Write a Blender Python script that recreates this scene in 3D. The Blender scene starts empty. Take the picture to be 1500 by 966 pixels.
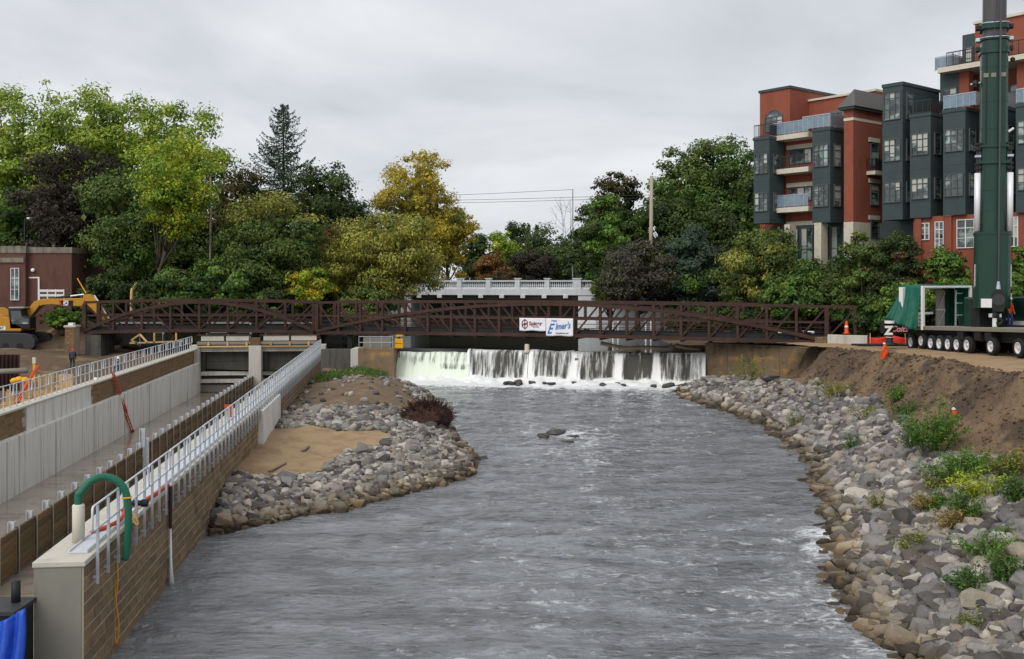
import bpy, bmesh, math, random
import numpy as np
from mathutils import Vector, Matrix
random.seed(7); RNG = np.random.default_rng(11)
S = bpy.context.scene; C = S.collection
R = math.radians
# ---------------------------------------------------------------- camera, world, sun, exposure
ZC = 8.45; FPX = 1500.0; HOR = 413.0
cam = bpy.data.cameras.new('camera'); cam.sensor_width = 36; cam.lens = 36; cam.clip_end = 6000; cam.clip_start = .1
cam.shift_y = -(483 - HOR) / 1500
co = bpy.data.objects.new('camera', cam); C.objects.link(co); co.location = (0, 0, ZC); co.rotation_euler = (R(90), 0, 0)
S.camera = co
S.view_settings.view_transform = 'Standard'; S.view_settings.look = 'None'; S.view_settings.gamma = 1
S.view_settings.exposure = 0.45; S.view_settings.use_curve_mapping = False
S.render.engine = 'CYCLES'; S.cycles.use_denoising = True; S.cycles.max_bounces = 6; S.cycles.transparent_max_bounces = 10
S.cycles.caustics_reflective = False; S.cycles.caustics_refractive = False
SUN_EL, SUN_AZ = R(46), R(-145)          # azimuth measured from +Y towards +X; behind the clouds
w = bpy.data.worlds.new('World'); S.world = w; w.use_nodes = True
nt = w.node_tree; nt.nodes.clear(); N = nt.nodes.new; L = nt.links.new
sky = N('ShaderNodeTexSky'); sky.sky_type = 'NISHITA'; sky.sun_disc = False
sky.sun_elevation = SUN_EL; sky.sun_rotation = SUN_AZ
b1 = N('ShaderNodeBackground'); b1.inputs[1].default_value = .07; L(sky.outputs[0], b1.inputs[0])
tc = N('ShaderNodeTexCoord'); sx = N('ShaderNodeSeparateXYZ'); L(tc.outputs['Generated'], sx.inputs[0])
zz = N('ShaderNodeMath'); zz.operation = 'ABSOLUTE'; L(sx.outputs[2], zz.inputs[0])
za = N('ShaderNodeMath'); za.operation = 'ADD'; za.inputs[1].default_value = .22; L(zz.outputs[0], za.inputs[0])
dx = N('ShaderNodeMath'); dx.operation = 'DIVIDE'; L(sx.outputs[0], dx.inputs[0]); L(za.outputs[0], dx.inputs[1])
dy = N('ShaderNodeMath'); dy.operation = 'DIVIDE'; L(sx.outputs[1], dy.inputs[0]); L(za.outputs[0], dy.inputs[1])
cb = N('ShaderNodeCombineXYZ'); L(dx.outputs[0], cb.inputs[0]); L(dy.outputs[0], cb.inputs[1])
n1 = N('ShaderNodeTexNoise'); n1.inputs['Scale'].default_value = .95; n1.inputs['Detail'].default_value = 6; n1.inputs['Roughness'].default_value = .5
n1.inputs['Distortion'].default_value = .35; L(cb.outputs[0], n1.inputs['Vector'])
cr = N('ShaderNodeValToRGB'); e = cr.color_ramp.elements
e[0].position = .36; e[0].color = (.455, .475, .51, 1); e[1].position = .66; e[1].color = (.70, .71, .725, 1)
L(n1.outputs[0], cr.inputs[0])
b2 = N('ShaderNodeBackground'); b2.inputs[1].default_value = .97; L(cr.outputs[0], b2.inputs[0])
ms = N('ShaderNodeMixShader'); ms.inputs[0].default_value = .93; L(b1.outputs[0], ms.inputs[1]); L(b2.outputs[0], ms.inputs[2])
wo = N('ShaderNodeOutputWorld'); L(ms.outputs[0], wo.inputs[0])
sl = bpy.data.lights.new('sun', 'SUN'); sl.energy = 1.5; sl.angle = R(50); sl.color = (1, .965, .92)
so = bpy.data.objects.new('sun', sl); C.objects.link(so); so.location = (0, 0, 80)
_d = Vector((math.sin(SUN_AZ) * math.cos(SUN_EL), math.cos(SUN_AZ) * math.cos(SUN_EL), math.sin(SUN_EL)))
so.rotation_euler = _d.to_track_quat('Z', 'Y').to_euler()

# ---------------------------------------------------------------- helpers
def P(u, v, Y): return Vector(((u - 750) / FPX * Y, Y, ZC - (v - HOR) / FPX * Y))
def G(u, v, z):
    Y = FPX * (ZC - z) / (v - HOR); return Vector(((u - 750) / FPX * Y, Y, z))
def tag(o, label=None, cat=None, group=None, kind=None):
    if label: o['label'] = label
    if cat: o['category'] = cat
    if group: o['group'] = group
    if kind: o['kind'] = kind
    return o
def thing(name, label, cat, loc=(0, 0, 0), rotz=0, group=None):
    o = bpy.data.objects.new(name, None); C.objects.link(o); o.location = loc; o.rotation_euler = (0, 0, rotz)
    o.empty_display_size = .3
    return tag(o, label, cat, group)
def vnoise(x, y, seed=0):
    x = np.asarray(x, float); y = np.asarray(y, float)
    xi = np.floor(x).astype(np.int64); yi = np.floor(y).astype(np.int64); fx = x - xi; fy = y - yi
    fx = fx * fx * (3 - 2 * fx); fy = fy * fy * (3 - 2 * fy)
    def h(a, b):
        n = (a * 374761393 + b * 668265263 + seed * 1442695041) & 0xffffffff
        n = ((n ^ (n >> 13)) * 1274126177) & 0xffffffff
        return ((n ^ (n >> 16)) & 0xffff) / 65535.0
    a = h(xi, yi); b = h(xi + 1, yi); c = h(xi, yi + 1); d = h(xi + 1, yi + 1)
    return (a * (1 - fx) + b * fx) * (1 - fy) + (c * (1 - fx) + d * fx) * fy * 1.0
def fbm(x, y, seed=0, o=4):
    s = 0; a = .5
    for i in range(o): s = s + a * (vnoise(np.asarray(x) * 2 ** i, np.asarray(y) * 2 ** i, seed + i) - .5); a *= .5
    return s * 2
def sst(a, b, x):
    t = np.clip((np.asarray(x, float) - a) / (b - a), 0, 1); return t * t * (3 - 2 * t)

class MB:
    def __init__(s): s.v = []; s.f = []; s.m = []
    def add(s, vs, fs, mi=0):
        n = len(s.v); s.v += [tuple(p) for p in vs]; s.f += [tuple(i + n for i in f) for f in fs]; s.m += [mi] * len(fs); return s
    def box(s, x0, x1, y0, y1, z0, z1, mi=0):
        return s.add([(x0, y0, z0), (x1, y0, z0), (x1, y1, z0), (x0, y1, z0), (x0, y0, z1), (x1, y0, z1), (x1, y1, z1), (x0, y1, z1)],
                     [(0, 3, 2, 1), (4, 5, 6, 7), (0, 1, 5, 4), (1, 2, 6, 5), (2, 3, 7, 6), (3, 0, 4, 7)], mi)
    def cbox(s, x0, x1, y0, y1, z0, z1, b, mi=0):   # box with chamfered front (-y) face edges
        s.add([(x0, y0 + b, z0), (x1, y0 + b, z0), (x1, y0 + b, z1), (x0, y0 + b, z1), (x0 + b, y0, z0 + b), (x1 - b, y0, z0 + b), (x1 - b, y0, z1 - b), (x0 + b, y0, z1 - b),
               (x0, y1, z0), (x1, y1, z0), (x1, y1, z1), (x0, y1, z1)],
              [(4, 5, 6, 7), (0, 1, 5, 4), (1, 2, 6, 5), (2, 3, 7, 6), (3, 0, 4, 7), (0, 8, 9, 1), (1, 9, 10, 2), (2, 10, 11, 3), (3, 11, 8, 0)], mi); return s
    def bar(s, p, q, w, h, up=(0, 0, 1), mi=0):
        p = Vector(p); q = Vector(q); d = (q - p).normalized(); u = Vector(up)
        if abs(d.dot(u)) > .98: u = Vector((0, 1, 0))
        sd = d.cross(u).normalized(); u = sd.cross(d).normalized(); a = sd * w / 2; b = u * h / 2
        return s.add([p - a - b, p + a - b, p + a + b, p - a + b, q - a - b, q + a - b, q + a + b, q - a + b],
                     [(0, 3, 2, 1), (4, 5, 6, 7), (0, 1, 5, 4), (1, 2, 6, 5), (2, 3, 7, 6), (3, 0, 4, 7)], mi)
    def tube(s, path, r, n=8, mi=0, closed=False):
        pts = [Vector(p) for p in path]; k = len(pts); rs = r if hasattr(r, '__len__') else [r] * k
        vs = []; fs = []; u = None
        for i in range(k):
            a = pts[(i - 1) % k] if (closed or i > 0) else pts[0]; b = pts[(i + 1) % k] if (closed or i < k - 1) else pts[-1]
            d = (b - a).normalized()
            if u is None:
                u = Vector((0, 0, 1)) if abs(d.z) < .9 else Vector((1, 0, 0))
            u = (u - d * u.dot(d)).normalized(); w_ = d.cross(u)
            for j in range(n):
                t = 2 * math.pi * j / n; vs.append(pts[i] + (u * math.cos(t) + w_ * math.sin(t)) * rs[i])
        for i in range(k if closed else k - 1):
            i2 = (i + 1) % k
            for j in range(n):
                fs.append((i * n + j, i * n + (j + 1) % n, i2 * n + (j + 1) % n, i2 * n + j))
        if not closed: fs += [tuple(range(n - 1, -1, -1)), tuple((k - 1) * n + j for j in range(n))]
        return s.add(vs, fs, mi)
    def lathe(s, prof, c=(0, 0, 0), n=16, axis='z', mi=0):
        vs = []; fs = []; c = Vector(c)
        for (r, h) in prof:
            for j in range(n):
                t = 2 * math.pi * j / n; x, y = r * math.cos(t), r * math.sin(t)
                vs.append(c + (Vector((x, y, h)) if axis == 'z' else Vector((x, h, y)) if axis == 'y' else Vector((h, x, y))))
        for i in range(len(prof) - 1):
            for j in range(n): fs.append((i * n + j, i * n + (j + 1) % n, (i + 1) * n + (j + 1) % n, (i + 1) * n + j))
        fs += [tuple(range(n - 1, -1, -1)), tuple((len(prof) - 1) * n + j for j in range(n))]
        return s.add(vs, fs, mi)
    def prism(s, poly, y0, y1, plane='xz', mi=0):
        n = len(poly)
        mk = (lambda p, y: (p[0], y, p[1])) if plane == 'xz' else (lambda p, y: (p[0], p[1], y)) if plane == 'xy' else (lambda p, y: (y, p[0], p[1]))
        vs = [mk(p, y0) for p in poly] + [mk(p, y1) for p in poly]
        fs = [tuple(range(n)), tuple(range(2 * n - 1, n - 1, -1))] + [(i, i + n, (i + 1) % n + n, (i + 1) % n) for i in range(n)]
        return s.add(vs, fs, mi)
    def build(s, name, mat, parent=None, smooth=False, bevel=0, loc=None, w=False):
        if w: l = parent.location; s.v = [(a - l.x, b - l.y, c - l.z) for (a, b, c) in s.v]
        me = bpy.data.meshes.new(name); me.from_pydata(s.v, [], s.f)
        for m in (mat if isinstance(mat, (list, tuple)) else [mat]): me.materials.append(MATS[m] if isinstance(m, str) else m)
        if any(s.m): me.polygons.foreach_set('material_index', s.m)
        bm = bmesh.new(); bm.from_mesh(me); bmesh.ops.recalc_face_normals(bm, faces=bm.faces); bm.to_mesh(me); bm.free()
        if smooth: me.polygons.foreach_set('use_smooth', [True] * len(me.polygons))
        o = bpy.data.objects.new(name, me); C.objects.link(o)
        if parent: o.parent = parent
        if loc is not None: o.location = loc
        if bevel:
            md = o.modifiers.new('bevel', 'BEVEL'); md.width = bevel; md.segments = 2; md.limit_method = 'ANGLE'
        return o
def copy_tree(o, parent=None):
    c = o.copy(); C.objects.link(c)
    if parent: c.parent = parent
    for ch in o.children: copy_tree(ch, c)
    return c
def inst(src, name, parent, loc, rot=None, scale=None):
    o = bpy.data.objects.new(name, src); C.objects.link(o); o.parent = parent; o.location = loc
    if rot is not None: o.rotation_euler = rot
    if scale is not None: o.scale = scale
    return o
def np_mesh(name, V, F, mat, parent=None, smooth=False, k=4):
    me = bpy.data.meshes.new(name); nf = len(F)
    me.vertices.add(len(V)); me.vertices.foreach_set('co', np.asarray(V, np.float32).ravel())
    me.loops.add(nf * k); me.loops.foreach_set('vertex_index', np.asarray(F, np.int32).ravel())
    me.polygons.add(nf); me.polygons.foreach_set('loop_start', np.arange(0, nf * k, k, dtype=np.int32))
    me.polygons.foreach_set('loop_total', np.full(nf, k, np.int32))
    if smooth: me.polygons.foreach_set('use_smooth', np.ones(nf, bool))
    me.materials.append(MATS[mat] if isinstance(mat, str) else mat); me.update(calc_edges=True); me.validate()
    o = bpy.data.objects.new(name, me); C.objects.link(o)
    if parent: o.parent = parent
    return o
def grid_mesh(name, xs, ys, zf, mat, mask=None, parent=None, smooth=True, attrs=None):
    X, Y = np.meshgrid(xs, ys); Z = zf(X, Y); nx = len(xs); ny = len(ys)
    idx = np.arange(nx * ny).reshape(ny, nx)
    F = np.stack([idx[:-1, :-1], idx[:-1, 1:], idx[1:, 1:], idx[1:, :-1]], -1).reshape(-1, 4)
    V = np.stack([X, Y, Z], -1).reshape(-1, 3)
    if mask is not None:
        mk = mask(X, Y).reshape(-1); keep = mk[F].all(1); F = F[keep]
        used = np.unique(F); re = np.full(len(V), -1); re[used] = np.arange(len(used)); V = V[used]; F = re[F]
    o = np_mesh(name, V, F, mat, parent, smooth)
    if attrs:
        for k, fn in attrs.items():
            a = o.data.attributes.new(k, 'FLOAT', 'POINT'); a.data.foreach_set('value', np.asarray(fn(V[:, 0], V[:, 1]), np.float32))
    return o
def spline(pts, n=8):
    p = [Vector(q) for q in pts]; p = [p[0] * 2 - p[1]] + p + [p[-1] * 2 - p[-2]]; out = []
    for i in range(1, len(p) - 2):
        for k in range(n):
            t = k / n; a, b, c, d = p[i - 1:i + 3]
            out.append(.5 * ((2 * b) + (c - a) * t + (2 * a - 5 * b + 4 * c - d) * t * t + (3 * b - a - 3 * c + d) * t ** 3))
    return out + [p[-2]]

# ---------------------------------------------------------------- materials
MATS = {}
def mat(name, col, rough=.8, metal=0, layers=(), bump=None, rnd=0.0, trans=0, spec=.35, hue=0.0, coat=0):
    """layers: (colour, (sx,sy,sz) noise scale, lo, hi, amount); rnd: brightness spread per piece"""
    m = bpy.data.materials.new(name); m.use_nodes = True; nt = m.node_tree; nt.nodes.clear(); N = nt.nodes.new; Lk = nt.links.new
    out = N('ShaderNodeOutputMaterial'); b = N('ShaderNodeBsdfPrincipled'); tc = N('ShaderNodeTexCoord')
    b.inputs['Roughness'].default_value = rough; b.inputs['Metallic'].default_value = metal
    b.inputs['Specular IOR Level'].default_value = spec; b.inputs['Coat Weight'].default_value = coat
    rgb = N('ShaderNodeRGB'); rgb.outputs[0].default_value = (*col, 1); cur = rgb.outputs[0]
    def noise(sc, det=5):
        mp = N('ShaderNodeMapping'); mp.inputs['Scale'].default_value = sc; Lk(tc.outputs['Object'], mp.inputs[0])
        n = N('ShaderNodeTexNoise'); n.inputs['Scale'].default_value = 1; n.inputs['Detail'].default_value = det; n.inputs['Roughness'].default_value = .6
        Lk(mp.outputs[0], n.inputs['Vector']); return n.outputs[0]
    for (lc, sc, lo, hi, amt) in layers:
        if not hasattr(sc, '__len__'): sc = (sc, sc, sc)
        mr = N('ShaderNodeMapRange'); mr.interpolation_type = 'SMOOTHSTEP'
        mr.inputs[1].default_value = lo; mr.inputs[2].default_value = hi; mr.inputs[3].default_value = 0; mr.inputs[4].default_value = amt
        Lk(noise(sc), mr.inputs[0]); mx = N('ShaderNodeMix'); mx.data_type = 'RGBA'
        Lk(mr.outputs[0], mx.inputs[0]); Lk(cur, mx.inputs[6]); mx.inputs[7].default_value = (*lc, 1); cur = mx.outputs[2]
    if rnd or hue:
        g = N('ShaderNodeNewGeometry'); oi = N('ShaderNodeObjectInfo')
        ad = N('ShaderNodeMath'); ad.operation = 'ADD'; Lk(g.outputs['Random Per Island'], ad.inputs[0]); Lk(oi.outputs['Random'], ad.inputs[1])
        fr = N('ShaderNodeMath'); fr.operation = 'FRACT'; Lk(ad.outputs[0], fr.inputs[0])
        mr = N('ShaderNodeMapRange'); Lk(fr.outputs[0], mr.inputs[0]); mr.inputs[3].default_value = 1 - rnd; mr.inputs[4].default_value = 1 + rnd
        hs = N('ShaderNodeHueSaturation'); Lk(mr.outputs[0], hs.inputs['Value']); Lk(cur, hs.inputs['Color'])
        if hue:
            m2 = N('ShaderNodeMath'); m2.operation = 'MULTIPLY'; m2.inputs[1].default_value = 7.31; Lk(fr.outputs[0], m2.inputs[0])
            f2 = N('ShaderNodeMath'); f2.operation = 'FRACT'; Lk(m2.outputs[0], f2.inputs[0])
            mh = N('ShaderNodeMapRange'); Lk(f2.outputs[0], mh.inputs[0]); mh.inputs[3].default_value = .5 - hue; mh.inputs[4].default_value = .5 + hue
            Lk(mh.outputs[0], hs.inputs['Hue'])
        cur = hs.outputs[0]
    Lk(cur, b.inputs['Base Color'])
    if bump:
        sc, st, dist = bump
        if not hasattr(sc, '__len__'): sc = (sc, sc, sc)
        bp = N('ShaderNodeBump'); bp.inputs['Strength'].default_value = st; bp.inputs['Distance'].default_value = dist
        Lk(noise(sc, 8), bp.inputs['Height']); Lk(bp.outputs[0], b.inputs['Normal'])
    sh = b.outputs[0]
    if trans:
        t = N('ShaderNodeBsdfTranslucent'); Lk(cur, t.inputs[0]); mx = N('ShaderNodeMixShader'); mx.inputs[0].default_value = trans
        Lk(sh, mx.inputs[1]); Lk(t.outputs[0], mx.inputs[2]); sh = mx.outputs[0]
    Lk(sh, out.inputs[0]); MATS[name] = m; return m
mat('concrete', (.52, .50, .45), .85, layers=[((.36, .34, .30), (1.2, 1.2, .25), .45, .7, .7), ((.24, .22, .19), (7, 7, .35), .52, .75, .6), ((.62, .6, .56), 2, .5, .8, .5)], bump=(14, .25, .02))
mat('concrete_streaked', (.70, .69, .66), .85, layers=[((.46, .44, .40), (3.2, 3.2, .22), .5, .66, .8), ((.24, .225, .20), (5, 5, .16), .58, .70, .75), ((.68, .67, .64), (2, 2, .4), .5, .75, .6)], bump=(12, .2, .02))
mat('concrete_grey', (.235, .222, .185), .85, layers=[((.20, .19, .16), (.9, .9, .5), .4, .7, .7), ((.33, .31, .26), (6, 6, 1.2), .55, .8, .5)], bump=(18, .2, .015))
mat('concrete_pale', (.53, .50, .43), .85, layers=[((.42, .39, .33), 1.6, .45, .75, .7), ((.30, .28, .24), 5, .56, .75, .6)], bump=(20, .2, .01))
mat('concrete_old', (.20, .145, .085), .9, layers=[((.44, .235, .07), (.5, .5, 1.1), .54, .66, .8), ((.28, .22, .14), (1.6, 1.6, 1.2), .5, .75, .6), ((.075, .06, .045), (.9, .9, .8), .52, .66, .85), ((.09, .075, .05), (4, 4, 1.0), .55, .7, .6)], bump=(6, .5, .04))
mat('concrete_dark', (.10, .095, .085), .9, layers=[((.05, .05, .047), (2, 2, .3), .45, .7, .8), ((.18, .17, .15), 3, .55, .8, .5)], bump=(8, .4, .03))
mat('wet_floor', (.30, .262, .21), .12, layers=[((.16, .135, .10), .5, .42, .66, .8), ((.36, .33, .28), (.4, 2.4, 1), .5, .75, .6), ((.10, .085, .06), (1.4, 1.4, 1), .55, .72, .55)], bump=(6, .12, .01), spec=.5)
mat('block_brown', (.215, .145, .083), .85, layers=[((.42, .40, .36), (.35, .35, .8), .64, .74, .55), ((.09, .062, .038), (3, 3, 1.2), .45, .68, .75), ((.27, .205, .13), 6, .54, .78, .7)], bump=(22, .5, .02), rnd=.22)
mat('block_tan', (.20, .125, .06), .85, layers=[((.135, .085, .042), (2, 2, .5), .45, .7, .7)], bump=(18, .4, .02), rnd=.14)
mat('mortar', (.37, .325, .25), .9, bump=(20, .3, .01))
mat('galv', (.50, .53, .57), .45, .7, layers=[((.36, .39, .43), 5, .4, .7, .6)], rnd=.08)
mat('galv_pale', (.66, .69, .73), .5, .35, layers=[((.5, .53, .57), 4, .4, .7, .5)], rnd=.06)
mat('timber_lag', (.165, .105, .05), .8, layers=[((.08, .05, .026), (1, 1.2, 9), .45, .65, .8), ((.25, .17, .085), (2, 1.2, 12), .55, .75, .6)], bump=((4, 2, 30), .3, .01), rnd=.35)
mat('lumber', (.56, .36, .15), .8, layers=[((.42, .26, .10), 4, .45, .7, .6)], rnd=.25)
mat('rust', (.050, .024, .017), .75, layers=[((.088, .042, .028), 2.2, .48, .7, .7), ((.030, .013, .010), 1.1, .45, .7, .7)], bump=(30, .3, .01), rnd=.1)
mat('black', (.012, .012, .013), .6, layers=[((.03, .03, .03), 3, .5, .8, .6)])
mat('black_rubber', (.016, .016, .017), .85, layers=[((.05, .045, .04), 6, .5, .8, .5)])
mat('steel_dark', (.05, .052, .055), .55, .4, layers=[((.09, .07, .055), 3, .5, .75, .6)])
mat('alum', (.74, .74, .75), .4, .15, layers=[((.5, .5, .5), 6, .45, .7, .5)])
mat('white_paint', (.74, .75, .76), .55, layers=[((.55, .54, .50), (3, 3, .8), .52, .75, .55)])
mat('off_white', (.60, .57, .47), .7, layers=[((.45, .42, .34), 3, .5, .75, .6)])
mat('yellow_cat', (.50, .235, .018), .5, layers=[((.30, .15, .03), 2, .52, .75, .6), ((.2, .12, .05), 7, .6, .8, .6)])
mat('yellow', (.75, .38, .01), .5, layers=[((.6, .28, .02), 6, .5, .8, .5)])
mat('red', (.42, .03, .012), .5)
mat('ladder_red', (.50, .065, .022), .55, layers=[((.34, .05, .025), 6, .5, .8, .6)])
mat('orange', (.78, .085, .012), .7, layers=[((.6, .06, .01), 8, .45, .7, .6)])
mat('orange_red', (.62, .035, .02), .7, layers=[((.45, .03, .02), 3, .45, .7, .6)])
mat('jeans', (.035, .075, .18), .9); mat('skin', (.42, .24, .16), .6); mat('dark_cloth', (.03, .035, .05), .9); mat('grey_cloth', (.25, .27, .3), .9)
mat('hat_white', (.8, .8, .78), .35)
mat('hose_green', (.012, .13, .075), .5, layers=[((.02, .09, .055), 5, .45, .7, .6)])
mat('crane_green', (.004, .036, .022), .33, layers=[((.008, .055, .036), (1.5, 1.5, .4), .45, .75, .6), ((.03, .045, .035), 4, .62, .8, .4)], coat=.25)
mat('tarp_green', (.008, .105, .068), .6, layers=[((.012, .15, .10), 2, .45, .7, .7), ((.004, .06, .04), 1.1, .5, .75, .7)], bump=(3, .6, .06))
mat('tarp_blue', (.012, .065, .42), .4, layers=[((.03, .12, .6), 3, .5, .75, .6), ((.008, .035, .25), 1.7, .5, .75, .6)], bump=(5, .5, .05))
mat('boom_grey', (.085, .082, .085), .5, .3, layers=[((.055, .052, .052), (6, 6, .3), .4, .7, .7)])
mat('chrome_white', (.75, .76, .78), .3, .1)
mat('brick_red', (.265, .078, .046), .85, layers=[((.15, .05, .034), (.9, .9, .12), .56, .72, .55), ((.21, .06, .036), (1.2, 1.2, .6), .42, .7, .8), ((.36, .115, .065), 20, .5, .7, .5)], bump=(40, .3, .01))
mat('brick_old', (.12, .060, .046), .9, layers=[((.085, .038, .028), (1.5, 1.5, .5), .42, .7, .8), ((.18, .085, .06), 14, .5, .7, .6)], bump=(30, .3, .02))
mat('coping', (.24, .21, .17), .9, layers=[((.09, .085, .075), (2, 2, .5), .42, .68, .85)])
mat('panel_dark', (.046, .066, .067), .55, layers=[((.075, .092, .09), (1.1, 1.1, .15), .55, .72, .5), ((.037, .054, .056), 1.0, .4, .7, .7)])
mat('limestone', (.58, .53, .42), .85, layers=[((.46, .41, .31), 2.5, .42, .7, .8), ((.66, .62, .52), 6, .55, .75, .5)], bump=(9, .4, .03))
mat('lintel', (.62, .57, .46), .8, layers=[((.5, .45, .36), 3, .45, .7, .6)])
mat('blind', (.50, .50, .45), .8, layers=[((.40, .40, .37), (1, 1, 14), .45, .6, .6)])
mat('win_frame', (.085, .105, .10), .5); mat('win_white', (.72, .73, .72), .5)
mat('glass', (.06, .08, .08), .07, layers=[((.34, .42, .38), (.55, .55, .8), .48, .58, .85), ((.01, .014, .014), (.9, .9, 1.1), .5, .62, .8)], spec=.9, rnd=.3)  # pale patches paint sky reflections into the pane colour
mat('rail_glass', (.20, .27, .33), .2, layers=[((.14, .19, .24), 1.5, .4, .7, .7)], spec=.6)
mat('rail_dark', (.03, .033, .035), .5)
mat('shingle', (.115, .11, .105), .9, layers=[((.085, .08, .078), (5, 5, 9), .42, .7, .8)], bump=(14, .5, .03))
mat('bark', (.10, .083, .062), .95, layers=[((.05, .04, .03), (6, 6, 1.2), .42, .7, .8)], bump=((14, 14, 3), .6, .03))
mat('bark_dark', (.035, .028, .022), .95)
mat('pole_wood', (.40, .36, .27), .9, layers=[((.28, .25, .19), (6, 6, .5), .42, .7, .8)])
mat('root', (.042, .019, .013), .95, layers=[((.075, .034, .022), 5, .45, .7, .7), ((.015, .008, .006), 2, .5, .7, .7)], rnd=.5)
mat('driftwood', (.23, .18, .13), .95, layers=[((.12, .09, .065), (8, 8, 8), .42, .7, .8)])
mat('banner', (.80, .80, .82), .6); mat('banner_maroon', (.22, .02, .035), .7); mat('banner_blue', (.035, .17, .52), .6); mat('banner_navy', (.03, .05, .13), .7)
mat('pink', (.75, .32, .36), .6)
mat('sand', (.34, .235, .135), .95, layers=[((.235, .155, .085), .9, .42, .68, .8), ((.42, .285, .15), 3.5, .5, .75, .6), ((.16, .105, .06), 6, .6, .75, .6)], bump=(7, .9, .08))
mat('soil_bar', (.155, .108, .068), .95, layers=[((.235, .165, .095), .45, .46, .64, .9), ((.095, .066, .042), 1.6, .5, .72, .7), ((.045, .05, .02), 2.2, .58, .72, .4)], bump=(6, .9, .08))
mat('soil', (.13, .088, .058), .95, layers=[((.25, .168, .095), .13, .48, .60, .9), ((.075, .052, .036), .55, .50, .62, .8), ((.18, .125, .08), 3, .56, .7, .6), ((.045, .033, .024), 6, .58, .7, .6)], bump=(4, 1., .3))
mat('soil_site', (.12, .082, .05), .95, layers=[((.24, .155, .08), .35, .52, .64, .8), ((.07, .05, .035), .8, .48, .68, .8)], bump=(3, 1., .12))
mat('grass', (.045, .065, .018), .95, layers=[((.09, .085, .03), .3, .45, .65, .8), ((.03, .05, .015), 2, .45, .7, .7)], bump=(6, .8, .1))
def rock_mat():
    m = mat('rock', (.255, .243, .225), .85, layers=[((.175, .16, .145), 2.2, .42, .68, .8), ((.42, .40, .365), 7, .52, .75, .6)], bump=(9, .5, .03))
    nt = m.node_tree; N = nt.nodes.new; Lk = nt.links.new
    b = [n for n in nt.nodes if n.type == 'BSDF_PRINCIPLED'][0]; src = b.inputs['Base Color'].links[0].from_socket
    g = N('ShaderNodeNewGeometry'); oi = N('ShaderNodeObjectInfo'); ad = N('ShaderNodeMath'); ad.operation = 'ADD'
    Lk(g.outputs['Random Per Island'], ad.inputs[0]); Lk(oi.outputs['Random'], ad.inputs[1])
    fr = N('ShaderNodeMath'); fr.operation = 'FRACT'; Lk(ad.outputs[0], fr.inputs[0])
    cr = N('ShaderNodeValToRGB'); cr.color_ramp.interpolation = 'CONSTANT'; el = cr.color_ramp.elements
    cols = [(.36, .35, .36), (.26, .25, .25), (.45, .40, .34), (.92, .92, .93), (1.15, 1.12, 1.08), (.62, .62, .64), (1.15, 1.04, .88), (.8, .8, .82), (1.5, 1.46, 1.40), (.55, .56, .6), (.95, .88, .78), (1.0, 1.0, 1.02), (.72, .72, .75), (1.7, 1.62, 1.5), (.38, .36, .35)]
    el[0].position = 0; el[0].color = (*cols[0], 1); el[1].position = 1 / len(cols); el[1].color = (*cols[1], 1)
    for i in range(2, len(cols)): x = el.new(i / len(cols)); x.color = (*cols[i], 1)
    Lk(fr.outputs[0], cr.inputs[0]); mx = N('ShaderNodeMix'); mx.data_type = 'RGBA'; mx.blend_type = 'MULTIPLY'; mx.inputs[0].default_value = 1
    Lk(src, mx.inputs[6]); Lk(cr.outputs[0], mx.inputs[7])
    # algae / silt stain up to the high-water mark
    sp = N('ShaderNodeSeparateXYZ'); Lk(g.outputs['Position'], sp.inputs[0]); mr = N('ShaderNodeMapRange'); mr.interpolation_type = 'SMOOTHSTEP'
    Lk(sp.outputs[2], mr.inputs[0]); mr.inputs[1].default_value = .12; mr.inputs[2].default_value = .62; mr.inputs[3].default_value = .75; mr.inputs[4].default_value = 0
    m2 = N('ShaderNodeMix'); m2.data_type = 'RGBA'; m2.blend_type = 'MULTIPLY'; Lk(mr.outputs[0], m2.inputs[0]); Lk(mx.outputs[2], m2.inputs[6]); m2.inputs[7].default_value = (.62, .46, .24, 1)
    wr = N('ShaderNodeMapRange'); wr.interpolation_type = 'SMOOTHSTEP'; Lk(sp.outputs[2], wr.inputs[0]); wr.inputs[1].default_value = .06; wr.inputs[2].default_value = .26; wr.inputs[3].default_value = .85; wr.inputs[4].default_value = 0
    m3 = N('ShaderNodeMix'); m3.data_type = 'RGBA'; m3.blend_type = 'MULTIPLY'; Lk(wr.outputs[0], m3.inputs[0]); Lk(m2.outputs[2], m3.inputs[6]); m3.inputs[7].default_value = (.36, .33, .28, 1)
    Lk(m3.outputs[2], b.inputs['Base Color'])
rock_mat()
def leaf_mat(name, c1, c2, mixlo=.44, mixhi=.58, scale=.45, rnd=.5, hue=.012, trans=.25):
    return mat(name, c1, .6, layers=[(c2, scale, mixlo, mixhi, .95), (tuple(x * .55 for x in c1), scale * 2.3, .55, .66, .7)], rnd=rnd, hue=hue, trans=trans, spec=.25)
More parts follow.
